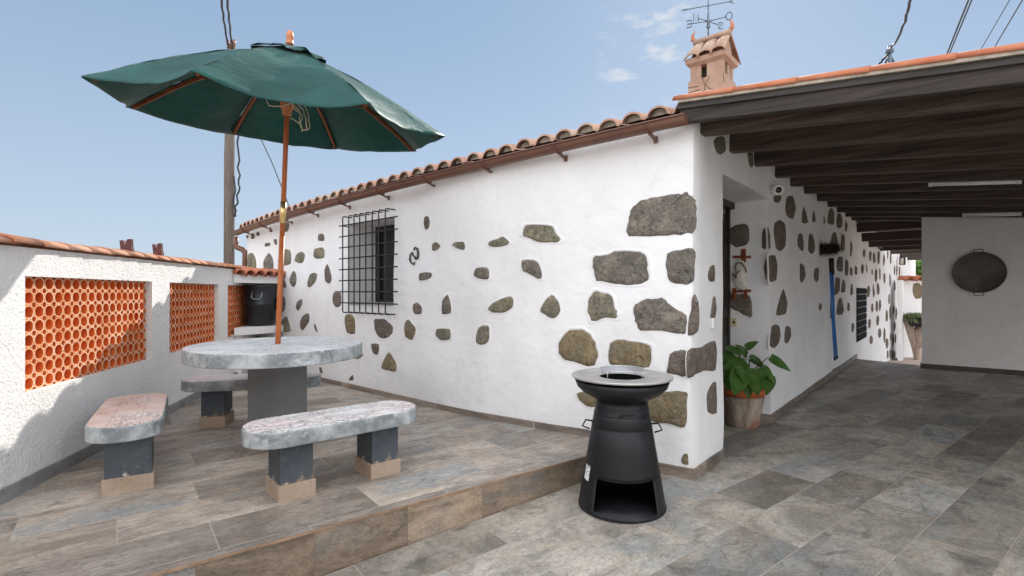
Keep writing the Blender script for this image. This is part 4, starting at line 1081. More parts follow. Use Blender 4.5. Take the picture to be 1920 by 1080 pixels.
b2.location = (-2.60, 3.50, PZ); b2.rotation_euler = (0, 0, math.atan2(.85, -.53)); b2['label'] = 'grey bench with pinkish tile top beside the garden wall'
b3_ = make_bench(.60, .19, m_seat_far, .62)
b3_.location = (-2.43, 4.81, PZ); b3_.rotation_euler = (0, 0, math.atan2(.2, .97)); b3_['label'] = 'bench with brownish slab standing behind the table pedestal'
TC = Vector((-1.93, 4.22, PZ)); TZ = .795
table = thing('table', tuple(TC), 'oval concrete table with pale tiled top on a square grey pedestal', 'table')
va = Vector((TC.x, TC.y, 0)).normalized(); vb = Vector((va.y, -va.x, 0))
def oval(rx, ry, n=64): return [flat(TC)+vb*rx*math.cos(2*math.pi*k/n)+va*ry*math.sin(2*math.pi*k/n) for k in range(n)]
bm = BM(); prism(bm, oval(.668, .725), PZ+TZ-.105, PZ+TZ-.003); tt = bevel(obj('tabletop', bm, m_slabside, table), .008)
bm = BM(); prism(bm, oval(.660, .717), PZ+TZ-.005, PZ+TZ); obj('tiled_surface', bm, m_table_top, tt)
bm = BM(); ph = R(15); pex = Vector((-math.cos(ph), math.sin(ph), 0)); pey = Vector((math.sin(ph), math.cos(ph), 0))
pw = .315; pn = P(527, 700, 4.02); pn = Vector((pn.x, pn.y, 0)); pc = pn+pex*pw/2+pey*pw/2
box(bm, pc+Vector((0,0,PZ+.345)), (pw, pw, .692), (pex, pey, Vector((0,0,1)))); obj('pedestal', bm, m_ped, table); 

n_ = Vector((.08657436, -.10479966, .99071788)).normalized()
pb = Vector((TC.x, TC.y, PZ+TZ-.01)); Cn = Vector((-1.7756291, 4.03313154, 2.74655089)); AP = Vector((-1.72198569, 3.96819533, 3.36042186))
par = thing('parasol', tuple(pb), 'green parasol tilted over the oval table on a red brown wooden pole', 'parasol')
bm = BM(); top_in = Cn+n_*.5
tube(bm, [pb-n_*.3, lerp(pb, Cn, .5)], .021, 16); tube(bm, [lerp(pb, Cn, .5), top_in], .019, 16)
pole = obj('pole', bm, m_pole_wood, par)
bm = BM(); sl0 = lerp(pb, AP, .415); tube(bm, [sl0, sl0+n_*.17], .0225, 16); obj('sleeve', bm, m_brass, par)
rim = [(-1.74879288,2.79215275,2.61293316),(-.87739193,3.18260668,2.57808818),(-.53216613,4.07128653,2.64192637),(-.91534408,4.93761571,2.76705219),(-1.80246532,5.27411033,2.88016862),(-2.67386626,4.8836564,2.9150136),(-3.01909206,3.99497655,2.85117541),(-2.63591412,3.12864737,2.72604959)]
rim = [Vector(p) for p in rim]; APX = AP-n_*.06
def canopy_pt(i, r, k):
    A_, B_ = rim[i], rim[(i+1)%8]
    pa, pb_ = lerp(APX, A_, r), lerp(APX, B_, r)
    # ribs bow upward slightly, the cloth sags between them and scallops at the hem
    bow = n_*.05*math.sin(math.pi*r)
    q = lerp(pa, pb_, k); sag = 4*k*(1-k)
    q = q+bow-n_*(.125 if i == 0 else .085)*sag*r**1.6; q = lerp(q, APX-n_*.0+ (q-APX)*0 if False else APX, .075*sag*r**3)
    q = q+n_*(.006*math.sin(r*26+i*2+3*n3(q, 5))*sag*r+.012*n3(q+Vector((i,0,0)), 6))
    return q
bm = BM(); NR, NK = 26, 14
for i in range(8):
    g_ = [[bm.verts.new(canopy_pt(i, .04+.96*a/NR, b/NK)) for b in range(NK+1)] for a in range(NR+1)]
    for a in range(NR):
        for b in range(NK): bm.faces.new((g_[a][b], g_[a+1][b], g_[a+1][b+1], g_[a][b+1])).smooth = True
bmesh.ops.remove_doubles(bm, verts=bm.verts, dist=.002)
mc = M('green_canvas', .55, 0, .26); nwv = mc.noise(9, 5, .6, .8, mc.co((1, 1, 2)))
mc.col(mc.mix(mc.ramp(mc.noise(2.0, 6, .65), .34, .66), (.003,.048,.041), (.011,.096,.082)))
mc.b.inputs['Sheen Weight'].default_value = .08; mc.bump(mc.noise(4, 3, .5, .8, mc.co((1,1,2.5))), .5, .03); mc.bump(nwv, .22, .008); mc.bump(mc.noise(500, 2), .2, .001)
tr = mc.N.new('ShaderNodeBsdfTranslucent'); tr.inputs['Color'].default_value = (.004,.11,.055,1)
mxs = mc.N.new('ShaderNodeMixShader'); mxs.inputs[0].default_value = .20
mc.L.new(mc.b.outputs[0], mxs.inputs[1]); mc.L.new(tr.outputs[0], mxs.inputs[2]); mc.L.new(mxs.outputs[0], mc.N['Material Output'].inputs[0])
can = obj('canopy', bm, mc.m, par); s_ = can.modifiers.new('s', 'SOLIDIFY'); s_.thickness = .002
bm = BM()
for i in range(8):      # vent flap at the peak, its hem lifted by the wind
    g_ = []
    for a in range(7):
        row = []
        for b in range(7):
            r = .03+.20*a/6; k = b/6; q = canopy_pt(i, r, k)+n_*(.022+.012*(a/6)*math.sin(i*1.7+b*1.1)+.012*(a/6))
            row.append(bm.verts.new(q))
        g_.append(row)
    for a in range(6):
        for b in range(6): bm.faces.new((g_[a][b], g_[a+1][b], g_[a+1][b+1], g_[a][b+1])).smooth = True
vt = obj('vent_flap', bm, mc.m, can); s_ = vt.modifiers.new('s', 'SOLIDIFY'); s_.thickness = .002
bm = BM(); u_ = n_.orthogonal().normalized(); v_ = n_.cross(u_)
lathe(bm, [(.0,.0),(.028,.0),(.030,.015),(.024,.02),(.028,.045),(.027,.075),(.018,.10),(.0,.11)], AP-n_*.035, 20, (u_, v_, n_))
obj('finial', bm, simple('varnished_knob', (.55,.20,.08), .35), par)
hubp = P(537, 205, 4.02)
tH = (hubp-pb).dot(n_); hubp = pb+n_*tH
bm = BM(); lathe(bm, [(.019,-.05),(.034,-.045),(.036,-.01),(.044,.0),(.055,.045),(.055,.07),(.020,.075)], hubp, 16, (u_, v_, n_)); obj('hub', bm, simple('hub_wood', (.42,.15,.05), .4), par)
bm = BM(); lathe(bm, [(.019,-.03),(.05,-.02),(.05,.02),(.019,.03)], AP-n_*.16, 16, (u_, v_, n_)); obj('crown_block', bm, simple('crown_wood', (.35,.12,.05), .5), par)
for i in range(8):
    bm = BM(); pts = [canopy_pt(i, r, 0)-n_*(.034) for r in (.12,.2,.3,.4,.5,.6,.7,.78,.85,.92,.955)]
    pts[0] = APX-n_*.12+(pts[0]-APX)*.35
    for a, b in zip(pts, pts[1:]): beam(bm, a, b, .018, .026, up=n_)
    rb = obj('rib', bm, m_rib, par)
    bm = BM(); beam(bm, hubp+n_*.055, canopy_pt(i, .52, 0)-n_*.035, .014, .020, up=n_); obj('strut', bm, m_rib, rb)
bm = BM()
pr = lambda x, y: P(x, y, 3.93)
loops = [[(500,187),(506,199),(520,201),(534,197),(545,190)], [(545,190),(553,205),(566,215),(562,232),(570,246),(579,240),(578,215),(570,196)], [(548,192),(560,206),(563,222),(567,242)], [(542,220),(552,225),(563,232)], [(556,192),(568,205),(576,225),(574,243),(566,246)]]
for lp in loops:
    pts = []
    for a, b in zip(lp, lp[1:]):
        pts += [pr(lerp(a[0], b[0], k/3), lerp(a[1], b[1], k/3))+Vector((0, .02*math.sin(a[0]+k), 0)) for k in range(3)]
    pts.append(pr(*lp[-1])); tube(bm, pts, .0042, 6)
obj('cord', bm, m_rope, par)

# ------------------------------------------------------------------ plancha grill
gc = Vector((.728, 3.40, floor_z((.728,3.4))))
gr = thing('barbecue_grill', tuple(gc), 'black cone shaped fire pit grill with round steel plate and open log store', 'grill')
m_blk = simple('matt_black_steel', (.015,.016,.018), .45, .2, .35, .35, 7, .06)
m_steel = M('brushed_steel_plate', .42, .55, .6); m_steel.col(m_steel.mix(m_steel.ramp(m_steel.noise(6, 5, .6), .3, .7), (.40,.39,.38), (.58,.56,.54))); m_steel.bump(m_steel.noise(60, 3), .1, .001); m_steel = m_steel.m
NN = 64
zs = [0.012, .03, .05, .10, .15, .20, .232, .25, .40, .526, .53, .534, .58, .61, .614, .66, .715]
def rad(z): return lerp(.283, .163, (z-.02)/.70)
prof = [(rad(z)-(.003 if abs(z-.53) < .001 or abs(z-.614) < .001 or abs(z-.232) < .001 else 0), z) for z in zs]
fa = math.atan2(-3.4, -.728+.0)      # direction back to the camera
def skp(i, k):
    a = (k+.5)*2*math.pi/NN; dA = (a-(fa+R(4))+math.pi) % (2*math.pi)-math.pi
    return 1 <= i <= 5 and abs(dA) < R(45)
bm = BM(); lathe(bm, prof, gc, NN, skip=skp)
body = obj('body', bm, m_blk, gr); s_ = body.modifiers.new('s', 'SOLIDIFY'); s_.thickness = .004; s_.offset = -1
for z_ in (.232, .53, .614):
    bm = BM(); lathe(bm, [(rad(z_-.002)-.001, z_-.002), (rad(z_)+.0022, z_-.0012), (rad(z_)+.0022, z_+.0012), (rad(z_+.002)-.001, z_+.002)], gc, NN); obj('seam', bm, m_blk, body)
bm = BM(); lathe(bm, [(0,.24),(.235,.24),(.235,.248),(0,.248)], gc, 40); lathe(bm, [(0,.012),(.272,.012),(.272,.02),(0,.02)], gc, 40)
lathe(bm, [(.285,.0),(.287,.012),(.283,.024),(.278,.024)], gc, 48); obj('shelf', bm, m_blk, body)
bm = BM(); lathe(bm, [(0,.70),(.163,.702),(.185,.712),(.25,.745),(.292,.785),(.308,.828),(.303,.828),(.285,.79),(.24,.752),(.17,.722),(0,.715)], gc, NN); obj('fire_bowl', bm, m_blk, gr)
bm = BM(); lathe(bm, [(.312,.842),(.326,.846),(.330,.853),(.327,.860),(.318,.858),(.148,.852),(.143,.846),(.150,.842)], gc, NN, closed=True)
plate = obj('steel_plate', bm, m_steel, gr)
bm = BM(); lathe(bm, [(.1425,.8455),(.139,.80),(.150,.74),(.0,.735)], gc, NN); obj('fire_opening', bm, simple('opening_black', (.008,.008,.008), .9, 0, .05), plate)  # dark lining of the hole in the plate
bm = BM(); zg = .900
ring_ = [gc+Vector((math.cos(a*math.pi/20)*.145, math.sin(a*math.pi/20)*.145, zg)) for a in range(41)]
tube(bm, ring_, .004, 6)
for k in range(-6, 7):
    u = k*.0225; w_ = math.sqrt(max(0, .145**2-u*u)); tube(bm, [gc+Vector((-w_, u, zg)), gc+Vector((w_, u, zg))], .0017, 5)
for a in (40, 140, 220, 320): p_ = gc+Vector((math.cos(R(a))*.145, math.sin(R(a))*.145, 0)); tube(bm, [p_+Vector((0,0,.855)), p_+Vector((0,0,zg))], .003, 5)
obj('grate', bm, simple('chromed_wire', (.55,.57,.58), .35, .5, .5, .1, 9, 0), gr)
vr = Vector((3.4, -.728, 0)).normalized()
for sgn in (-1, 1):
    bm = BM(); z0 = .50; p_ = gc+vr*sgn*(rad(z0)+.0); f_ = Vector((-vr.y, vr.x, 0))*-.0
    tube(bm, [p_-vr*sgn*.01+Vector((0,0,z0+.045)), p_+vr*sgn*.035+Vector((0,0,z0+.05)), p_+vr*sgn*.058+Vector((0,0,z0+.008)), p_+vr*sgn*.01+Vector((0,0,z0-.01))], .006, 8)
    obj('handle', bm, m_blk, gr)
fv = Vector((-.728, -3.4, 0)).normalized()
bm = BM()      # air slider
def onc(da, z, off=.003): a = fa+R(da); return gc+Vector((math.cos(a)*(rad(z)+off), math.sin(a)*(rad(z)+off), z))
for a0 in range(-2, 26, 2): beam(bm, onc(a0+1, .632), onc(a0+3.2, .632), .004, .010)
beam(bm, onc(-3, .628), onc(-1.5, .620), .012, .022)
obj('air_slider', bm, simple('slot_black', (.006,.006,.006), .6), gr)
bm = BM(); pts = [onc(-70, .19, .002), onc(-55, .19, .002), onc(-55, .285, .002), onc(-70, .285, .002)]
pm = [onc(-62.5, .19, .004), onc(-62.5, .285, .004)]
face(bm, [pts[0], pm[0], pm[1], pts[3]]); face(bm, [pm[0], pts[1], pts[2], pm[1]])
ml = M('paper_label', .5); sp_ = ml.noise(46, 2, .5, 0, ml.co((.4, .4, 2.2))); ml.col(ml.mix(ml.ramp(sp_, .56, .6), (.72,.72,.72), (.22,.22,.25)))
obj('label', bm, ml.m, gr)

# ------------------------------------------------------------------ potted plant
pp = P(1392, 793, 5.40); pp.z = 0
pot = thing('potted_plant', tuple(pp), 'leafy green plant in an orange pot sleeved by a weathered stone pot beside the door', 'potted plant')
mp_ = M('weathered_pot', .9, 0, .15); k_ = mp_.mix(mp_.ramp(mp_.noise(7, 6, .7, .3, mp_.co((1,1,.4))), .38, .62), (.20,.15,.11), (.42,.36,.30)); k_ = mp_.mix(mp_.ramp(mp_.noise(3, 4), .55, .7), k_, (.30,.12,.06)); mp_.col(k_); mp_.bump(mp_.noise(25, 5), .4, .008)
bm = BM(); sq = lambda r, z: (r, z)
lathe(bm, [(0,0),(.145,.0),(.16,.012),(.178,.13),(.205,.285),(.212,.325),(.195,.325),(.185,.28),(0,.27)], pp, 28); obj('outer_pot', bm, mp_.m, pot)
bm = BM(); lathe(bm, [(.17,.28),(.198,.33),(.212,.348),(.228,.352),(.240,.395),(.228,.415),(.214,.41),(.20,.37),(0,.375)], pp, 32); obj('inner_pot', bm, m_cap if False else tile_mat('orange_pot', (.50,.13,.05), (.60,.18,.07), (.45,.13,.06)), pot)
bm = BM(); bs = BM(); rnd = random.Random(11)
def leaf(bm, base, tipdir, ln, wd, upv, droop=.25):
    tipdir = tipdir.normalized(); sd_ = tipdir.cross(upv).normalized(); nn = sd_.cross(tipdir).normalized()
    n = 9; rows = []
    for i in range(n+1):
        t = i/n; wv = wd*(math.sin(math.pi*min(1, t**.62))**.85)*(1-.12*t) if 0 < t < 1 else 0
        c = base+tipdir*ln*t-Vector((0,0,1))*droop*ln*t*t
        if i == 0: c = base
        row = []
        for s_ in (-1, -.5, 0, .5, 1):
            back = tipdir*(-.16*ln*(abs(s_))*(1-t)**3 if t > 0 else 0)
            row.append(bm.verts.new(c+sd_*s_*wv+nn*(abs(s_)**1.5*.18*wd+.02*wd*math.sin(t*20)*abs(s_))+back))
        rows.append(row)
    for a, b in zip(rows, rows[1:]):
        for k in range(4):
            try: bm.faces.new((a[k], a[k+1], b[k+1], b[k])).smooth = True
            except ValueError: pass
LV = [(1383,660,1360,652,.0),(1400,652,1420,640,.05),(1372,664,1347,677,.0),(1392,680,1357,690,-.1),(1425,680,1405,668,0),(1446,672,1478,692,-.1),(1432,690,1450,716,-.15),(1388,700,1376,735,-.2),(1400,706,1404,742,-.2),(1412,696,1420,735,-.18),(1372,695,1352,715,.05),(1440,705,1436,735,0),(1365,680,1350,700,.1),(1408,676,1428,688,.1),(1420,700,1441,712,.05),(1386,690,1392,712,-.15),(1398,664,1380,646,.1),(1376,708,1362,728,-.05),(1412,712,1402,728,.12)]
cb_ = pp+Vector((0,0,.38))
for i, (x0, y0, x1, y1, dd) in enumerate(LV):
    a = P(x0, y0, 5.2+dd+rnd.uniform(-.08,.08)); b = P(x1, y1, 5.12+dd+rnd.uniform(-.15,.10)); dr = b-a
    ln = max(.15, dr.length*1.22); leaf(bm, a-dr*.1, dr, ln, ln*.30, (Vector((rnd.uniform(-.3,.3), -.75, .75))).normalized(), .08)
    st = [cb_+Vector((rnd.uniform(-.06,.06), rnd.uniform(-.05,.05), 0)), lerp(cb_, a, .55)+Vector((rnd.uniform(-.03,.03),0,.06)), a-dr*.15]
    tube(bs, st, [.008,.006,.004], 6)
mlf = M('glossy_leaf', .38, 0, .5); v1 = mlf.noise(11, 5, .65); mlf.col(mlf.mix(mlf.ramp(v1, .3, .7), (.030,.085,.016), (.095,.19,.045))); mlf.bump(v1, .3, .006)
tr = mlf.N.new('ShaderNodeBsdfTranslucent'); tr.inputs['Color'].default_value = (.10,.25,.03,1); mxs = mlf.N.new('ShaderNodeMixShader'); mxs.inputs[0].default_value = .2
mlf.L.new(mlf.b.outputs[0], mxs.inputs[1]); mlf.L.new(tr.outputs[0], mxs.inputs[2]); mlf.L.new(mxs.outputs[0], mlf.N['Material Output'].inputs[0])
obj('leaves', bm, mlf.m, pot); obj('stems', bs, simple('green_stem', (.07,.13,.03), .6, bump=0), pot)

# ------------------------------------------------------------------ things hung on the walls
# ceramic fish plaque in the door recess
pc_ = wallhit(1390, 517, RV, 0, 1)[0]; rx_ = S; ry_ = -V
def rp_(x, y, off): q = wallhit(x, y, RV, 0, 1)[0]; return q-V*off
plaque = thing('wall_plaque', tuple(pc_), 'white ceramic fish plaque tied to crossed brown wooden slats in the door recess', 'plaque')
m_slat = wood('red_brown_slat', (.17,.045,.02), (.27,.08,.035), (9,9,9), .6)
for (xa, ya, xb, yb, wpx) in ((1395,467,1395,492,.05),(1375,482,1409,482,.028),(1374,547,1409,545,.028),(1378,540,1378,562,.04),(1399,536,1399,560,.035)):
    bm = BM(); beam(bm, rp_(xa, ya, .02), rp_(xb, yb, .02), wpx, .018, up=V); bevel(obj('slat', bm, m_slat, plaque), .003)
bm = BM()
c = rp_(1391, 513, .03)
out_ = [(1388,486),(1396,490),(1402,498),(1404,508),(1400,516),(1398,522),(1402,530),(1404,541),(1396,544),(1388,542),(1380,534),(1376,522),(1373,515),(1376,512),(1381,518),(1383,512),(1379,505),(1380,495)]
fr = [bm.verts.new(rp_(x, y, .035)) for x, y in out_]; mid_ = [bm.verts.new(lerp(rp_(x, y, .05), rp_(1391, 516, .058), .35)) for x, y in out_]; cvx = bm.verts.new(rp_(1391, 515, .062))
for k in range(len(fr)):
    bm.faces.new((fr[k], fr[(k+1)%len(fr)], mid_[(k+1)%len(fr)], mid_[k])).smooth = True; bm.faces.new((mid_[k], mid_[(k+1)%len(fr)], cvx)).smooth = True
obj('ceramic_fish', bm, simple('cream_ceramic', (.72,.68,.60), .35, var=.1), plaque)
bm = BM()
for lp in ([(1381,503),(1385,494),(1393,493),(1400,501),(1403,511)], [(1383,523),(1384,514),(1390,508)], [(1378,512),(1382,520)]):
    tube(bm, [rp_(x, y, .066) for x, y in lp], .007, 6)
obj('brown_bands', bm, simple('brown_glaze', (.16,.09,.05), .4), plaque)
bm = BM(); a_ = rp_(1361, 604, .012); b_ = rp_(1382, 604, .012); beam(bm, a_, b_, .095, .018, up=V)
bell = bevel(obj('intercom', bm, m_cream, org=(a_+b_)/2), .004); tag(bell, 'cream intercom plate with a round black button in the door recess', 'intercom')
bm = BM(); lathe(bm, [(0,.0),(.014,.0),(.014,.006),(0,.008)], rp_(1377, 604, .021), 14, (S, Vector((0,0,1)), -V)); obj('button', bm, m_iron, bell)
# small clear fitting on the corner pier
bm = BM(); q_ = hs_(1335, 606)[0]; box(bm, q_+S*.010, (.05,.02,.085), (V, S, Vector((0,0,1)))); tag(bevel(obj('wall_switch', bm, m_whitep, org=q_), .004), 'small white switch box on the corner pier left of the door', 'switch')
# camera
q_ = hs_(1447, 357)[0]
cm = thing('security_camera', tuple(q_), 'small white round camera on the side wall beneath the beams', 'camera')
bm = BM(); lathe(bm, [(0,0),(.05,0),(.05,.02),(.03,.03),(0,.03)], q_, 20, (V, Vector((0,0,1)), S)); obj('mount', bm, m_whitep, cm)
dcam = (Vector((0,0,H))-q_).normalized(); dcam = (dcam*.8+S*.35+Vector((0,0,-.1))).normalized(); u1 = dcam.orthogonal().normalized(); v1_ = dcam.cross(u1)
bm = BM(); hc = q_+S*.055; lathe(bm, [(0,-.05),(.04,-.05),(.058,-.03),(.06,.03),(.052,.045),(.036,.038),(0,.036)], hc, 22, (u1, v1_, dcam)); obj('housing', bm, m_whitep, cm)
bm = BM(); lathe(bm, [(.034,.036),(.03,.042),(0,.042)], hc, 20, (u1, v1_, dcam)); obj('lens', bm, m_dark, cm)
# hook shaped iron ornament on the front wall
oc = hf(777, 480)[0]
orn = thing('wall_ornament', tuple(oc), 'small iron scroll ornament on the front wall right of the barred window', 'ornament')
bm = BM(); F = lambda x, y, o_=.02: wallhit(x, y, FW, o_, FSIDE)[0]
for lp, r_ in (([(776,469),(778,464),(782,466),(784,474),(783,483),(780,486)], .010), ([(768,487),(769,478),(773,473),(775,478)], .009), ([(768,487),(771,493),(776,496),(777,491)], .009), ([(774,479),(778,481),(780,486),(777,484)], .008)):
    tube(bm, [F(x, y) for x, y in lp], r_, 8)
obj('scroll', bm, m_iron, orn)
bm = BM(); box(bm, F(778, 479, .008), (.05,.015,.09), waxs); obj('back_plate', bm, m_whitep, orn)
# brush and blue pole hung on the side wall
hp = lambda x, y, o_=.04: wallhit(x, y, SW, o_, SSIDE)[0]
broom = thing('long_handled_brush', tuple(flat(hp(1563, 670))), 'long blue handled dusting brush with dark bristles hung head up on the side wall', 'brush')
bm = BM(); tube(bm, [hp(1561, 512), hp(1564, 600), hp(1569, 668)], .016, 10); obj('handle', bm, m_sky_blue, broom)
bm = BM(); tube(bm, [hp(1557, 512, .06), hp(1561, 600, .06), hp(1565, 671, .06)], .014, 10); obj('second_handle', bm, m_sky_blue, broom)
bm = BM(); tube(bm, [hp(1559, 484), hp(1560, 514)], .035, 10); tube(bm, [hp(1565, 671, .06), hp(1565.5, 675, .06)], .018, 8); tube(bm, [hp(1569, 668), hp(1569.5, 672)], .018, 8); obj('grip', bm, m_iron, broom)
bm = BM(); rnd = random.Random(3); hcx = hp(1553, 467, .1)
for k in range(700):
    d_ = Vector((rnd.gauss(0,1), rnd.gauss(0,1), rnd.gauss(0,1))).normalized(); b_ = hcx+Vector((d_.x*.08, d_.y*.08, d_.z*.05)); l_ = rnd.uniform(.07,.16)
    e_ = b_+Vector((d_.x, d_.y, d_.z*.8))*l_; s_ = d_.orthogonal()*.006
    face(bm, [b_-s_, b_+s_, e_])
lathe(bm, [(0,-.08),(.08,-.06),(.11,0),(.08,.06),(0,.08)], hcx, 12)
obj('bristles', bm, simple('dark_bristle', (.045,.038,.035), .8, bump=0), broom)
# big flat pan on the carport's rear wall
bx = [e0, e1_]
pw_ = wallhit(1835, 511, bx, 0, 1)[0]; 
pan = thing('paella_pan', tuple(pw_-V*.02), 'large round dark steel pan hanging on the grey wall under the carport', 'pan')
bm = BM(); lathe(bm, [(0,.012),(.30,.012),(.335,.03),(.357,.055),(.360,.058),(.352,.060),(.330,.038),(.29,.022),(0,.020)], pw_, 56, (S, Vector((0,0,1)), -V)); obj('dish', bm, simple('seasoned_steel', (.105,.095,.088), .6, .2, .5, .3, 5, .1), pan)
for sg in (1, -1):
    bm = BM(); c_ = pw_-V*.055+Vector((0,0,sg*.350))
    tube(bm, [c_-S*.065, c_-S*.06+Vector((0,0,sg*.045)), c_-S*.04+Vector((0,0,sg*.055)), c_+S*.04+Vector((0,0,sg*.055)), c_+S*.06+Vector((0,0,sg*.045)), c_+S*.065], .006, 8); obj('handle', bm, m_iron, pan)
# lamps
def strip(name, a, b, lab):
    t = thing(name, tuple((a+b)/2), lab, 'lamp', 'strip lamps under the carport roof'); d_ = (b-a).normalized()
    bm = BM(); beam(bm, a+Vector((0,0,.025)), b+Vector((0,0,.025)), .035, .03); obj('batten', bm, m_whitep, t)
    bm = BM(); tube(bm, [a+d_*.03, b-d_*.03], .014, 12); obj('tube', bm, simple('frosted_tube', (.82,.84,.86), .2, bump=0, var=.02), t)
    for e in (a, b-d_*.035): bm = BM(); tube(bm, [e, e+d_*.035], .017, 10); obj('end_cap', bm, m_whitep, t)
strip('strip_lamp', P(1741,347,5.58), P(1915,342,5.18), 'longer and nearer white strip lamp under the dark carport beams')
strip('strip_lamp', P(1805,405,8.3), P(1915,403,7.75), 'shorter far white strip lamp just above the carport rear wall')
for i, (x, y, lab) in enumerate(((1652, 457, 'nearer small wall lantern hanging under the first pergola beams'), (1692, 487, 'farther small wall lantern at the end of the stone side wall'))):
    q_ = wallhit(x, y, SW, .12, SSIDE)[0]; t = thing('wall_lantern', tuple(q_), lab, 'lantern', 'lanterns on the side wall')
    k_ = q_.y/960; bm = BM()
    lathe(bm, [(5.5*k_,-9*k_),(4*k_,-10*k_),(0,-10*k_)], q_, 4); lathe(bm, [(0,10*k_),(2*k_,9*k_),(6.5*k_,4*k_),(6*k_,3.5*k_)], q_, 4)
    for a in range(4): aa = a*math.pi/2; p_ = q_+Vector((math.cos(aa), math.sin(aa), 0))*5.3*k_; tube(bm, [p_-Vector((0,0,9*k_)), p_+Vector((0,0,4*k_))], .7*k_, 5)
    tube(bm, [q_+Vector((0,0,9*k_)), q_+Vector((0,0,12*k_)), q_-S*.12+Vector((0,0,13*k_))], .8*k_, 6); obj('lantern_frame', bm, m_iron, t)
    bm = BM(); lathe(bm, [(4.6*k_,-8.5*k_),(5*k_,3.5*k_)], q_, 4); obj('glass', bm, simple('lantern_glass', (.55,.5,.42), .2, bump=0), t)

# ------------------------------------------------------------------ yard behind
yz = GZ
yw = thing('yard_wall', tuple(P(1710, 600, 15.2)), 'bright white wall with red tile coping in the sunlit yard beyond the passage', 'wall')
yA, yB = P(1694, 600, 14.6), P(1800, 600, 14.9); yA.z = yB.z = 0
yd = (yB-yA).normalized(); yn = Vector((yd.y, -yd.x, 0))
bm = BM(); prism(bm, [yA, yB, yB-yn*.25, yA-yn*.25], yz, H+23/960*14.8); obj('wall_body', bm, m_plaster, yw)
bm = BM()
for k in range(8):
    c_ = yA+yd*(.08+k*.34)+Vector((0,0,H+23/960*14.8-.02)); half_tile(bm, c_+yn*.16+Vector((0,0,-.02)), c_-yn*.30+Vector((0,0,.03)), .14, .13, yd)
obj('coping_tiles', bm, m_edge, yw)
bm = BM(); add = lambda x, y: (P(x, y, 14.7), yn)
o = add_stone([(1712,532),(1724,531),(1729,540),(1727,559),(1716,560),(1711,548)], lambda x, y: (wallhit(x, y, [yA, yB], 0, 1)[0], yn), yw, 2)
pil = BM(); pa_ = P(1687, 600, 13.9); prism(pil, [flat(P(1683,600,13.9)), flat(P(1692,600,13.9)), flat(P(1694,600,14.3)), flat(P(1685,600,14.3))], yz, H+23/960*13.9)
tag(obj('gate_pillar', pil, m_plaster, org=flat(P(1687,600,14))), 'narrow white pillar at the end of the stone wall, left of the yard wall', 'pillar')
bm = BM(); tr_ = [P(1722, 678, 14.1), P(1719, 655, 14.1), P(1711, 626, 14.1), P(1701, 604, 14.1), P(1695, 590, 14.1)]; tr_[0].z = yz
tube(bm, [Vector((tr_[0].x, tr_[0].y, yz-.02))]+tr_, [.13,.10,.105,.10,.085,.06], 12)
tube(bm, [P(1718,652,14.1), P(1722,630,14.05), P(1730,610,14.0)], [.12,.14,.15], 10)
for v__ in bm.verts: v__.co += Vector((n3(v__.co, 5), n3(v__.co+Vector((9,0,0)), 5), 0))*.035
trunk = obj('driftwood_stand', bm, m_bark, org=Vector((tr_[0].x, tr_[0].y, yz))); tag(trunk, 'pale forked driftwood trunk used as a plant stand in the sunlit yard', 'plant stand')
pq = P(1723, 612, 13.95); pt = thing('yard_plant', tuple(pq), 'black bowl of trailing succulents on the forked trunk in the yard', 'potted plant')
bm = BM(); lathe(bm, [(0,0),(.20,.0),(.27,.14),(.30,.24),(.31,.25),(.27,.24),(0,.22)], pq, 20); obj('bowl', bm, m_iron, pt)
bm = BM(); rnd = random.Random(5)
for k in range(650):
    a = rnd.uniform(0, 6.28); r_ = rnd.uniform(0, .36); b_ = pq+Vector((math.cos(a)*r_-.10, math.sin(a)*r_*.7, .24-.12*(r_ > .28)+rnd.uniform(-.02,.04))); e_ = b_+Vector((rnd.uniform(-.05,.05), rnd.uniform(-.05,.05), rnd.uniform(.04,.14))); s_ = Vector((.012,.0,.0))
    face(bm, [b_-s_, b_+s_, e_])
obj('leaves', bm, simple('yellow_green_leaf', (.13,.19,.06), .6, bump=0), pt)
def leafcloud(c, rad_, n, seed, sz):
    bm = BM(); rnd = random.Random(seed)
    cl = [Vector((rnd.gauss(0,.5), rnd.gauss(0,.5), rnd.gauss(0,.5))) for _ in range(9)]
    for k in range(n):
        q = rnd.choice(cl)+Vector((rnd.gauss(0,.25), rnd.gauss(0,.25), rnd.gauss(0,.25))); b_ = c+Vector((q.x*rad_[0], q.y*rad_[1], q.z*rad_[2]))
        d_ = Vector((rnd.gauss(0,1), rnd.gauss(0,1), rnd.gauss(0,1))).normalized(); u = d_.orthogonal().normalized()
        face(bm, [b_-u*sz*.35, b_+d_*sz*.5, b_+u*sz*.35, b_-d_*sz*.5])
    return bm
tq = P(1714, 503, 18); sh = thing('tree', (tq.x, tq.y, -.9), 'bright green leafy tree top showing above the yard wall', 'tree')
obj('crown', leafcloud(tq+Vector((.2,0,.1)), (.42,.5,.55), 900, 4, .15), simple('sunny_leaf', (.10,.20,.03), .6, bump=0), sh)
bm = BM(); tube(bm, [Vector((tq.x+.2,tq.y,-.9)), Vector((tq.x+.15,tq.y,.6)), tq+Vector((.2,0,-.1))], [.10,.07,.03], 8); obj('trunk', bm, m_bark, sh)

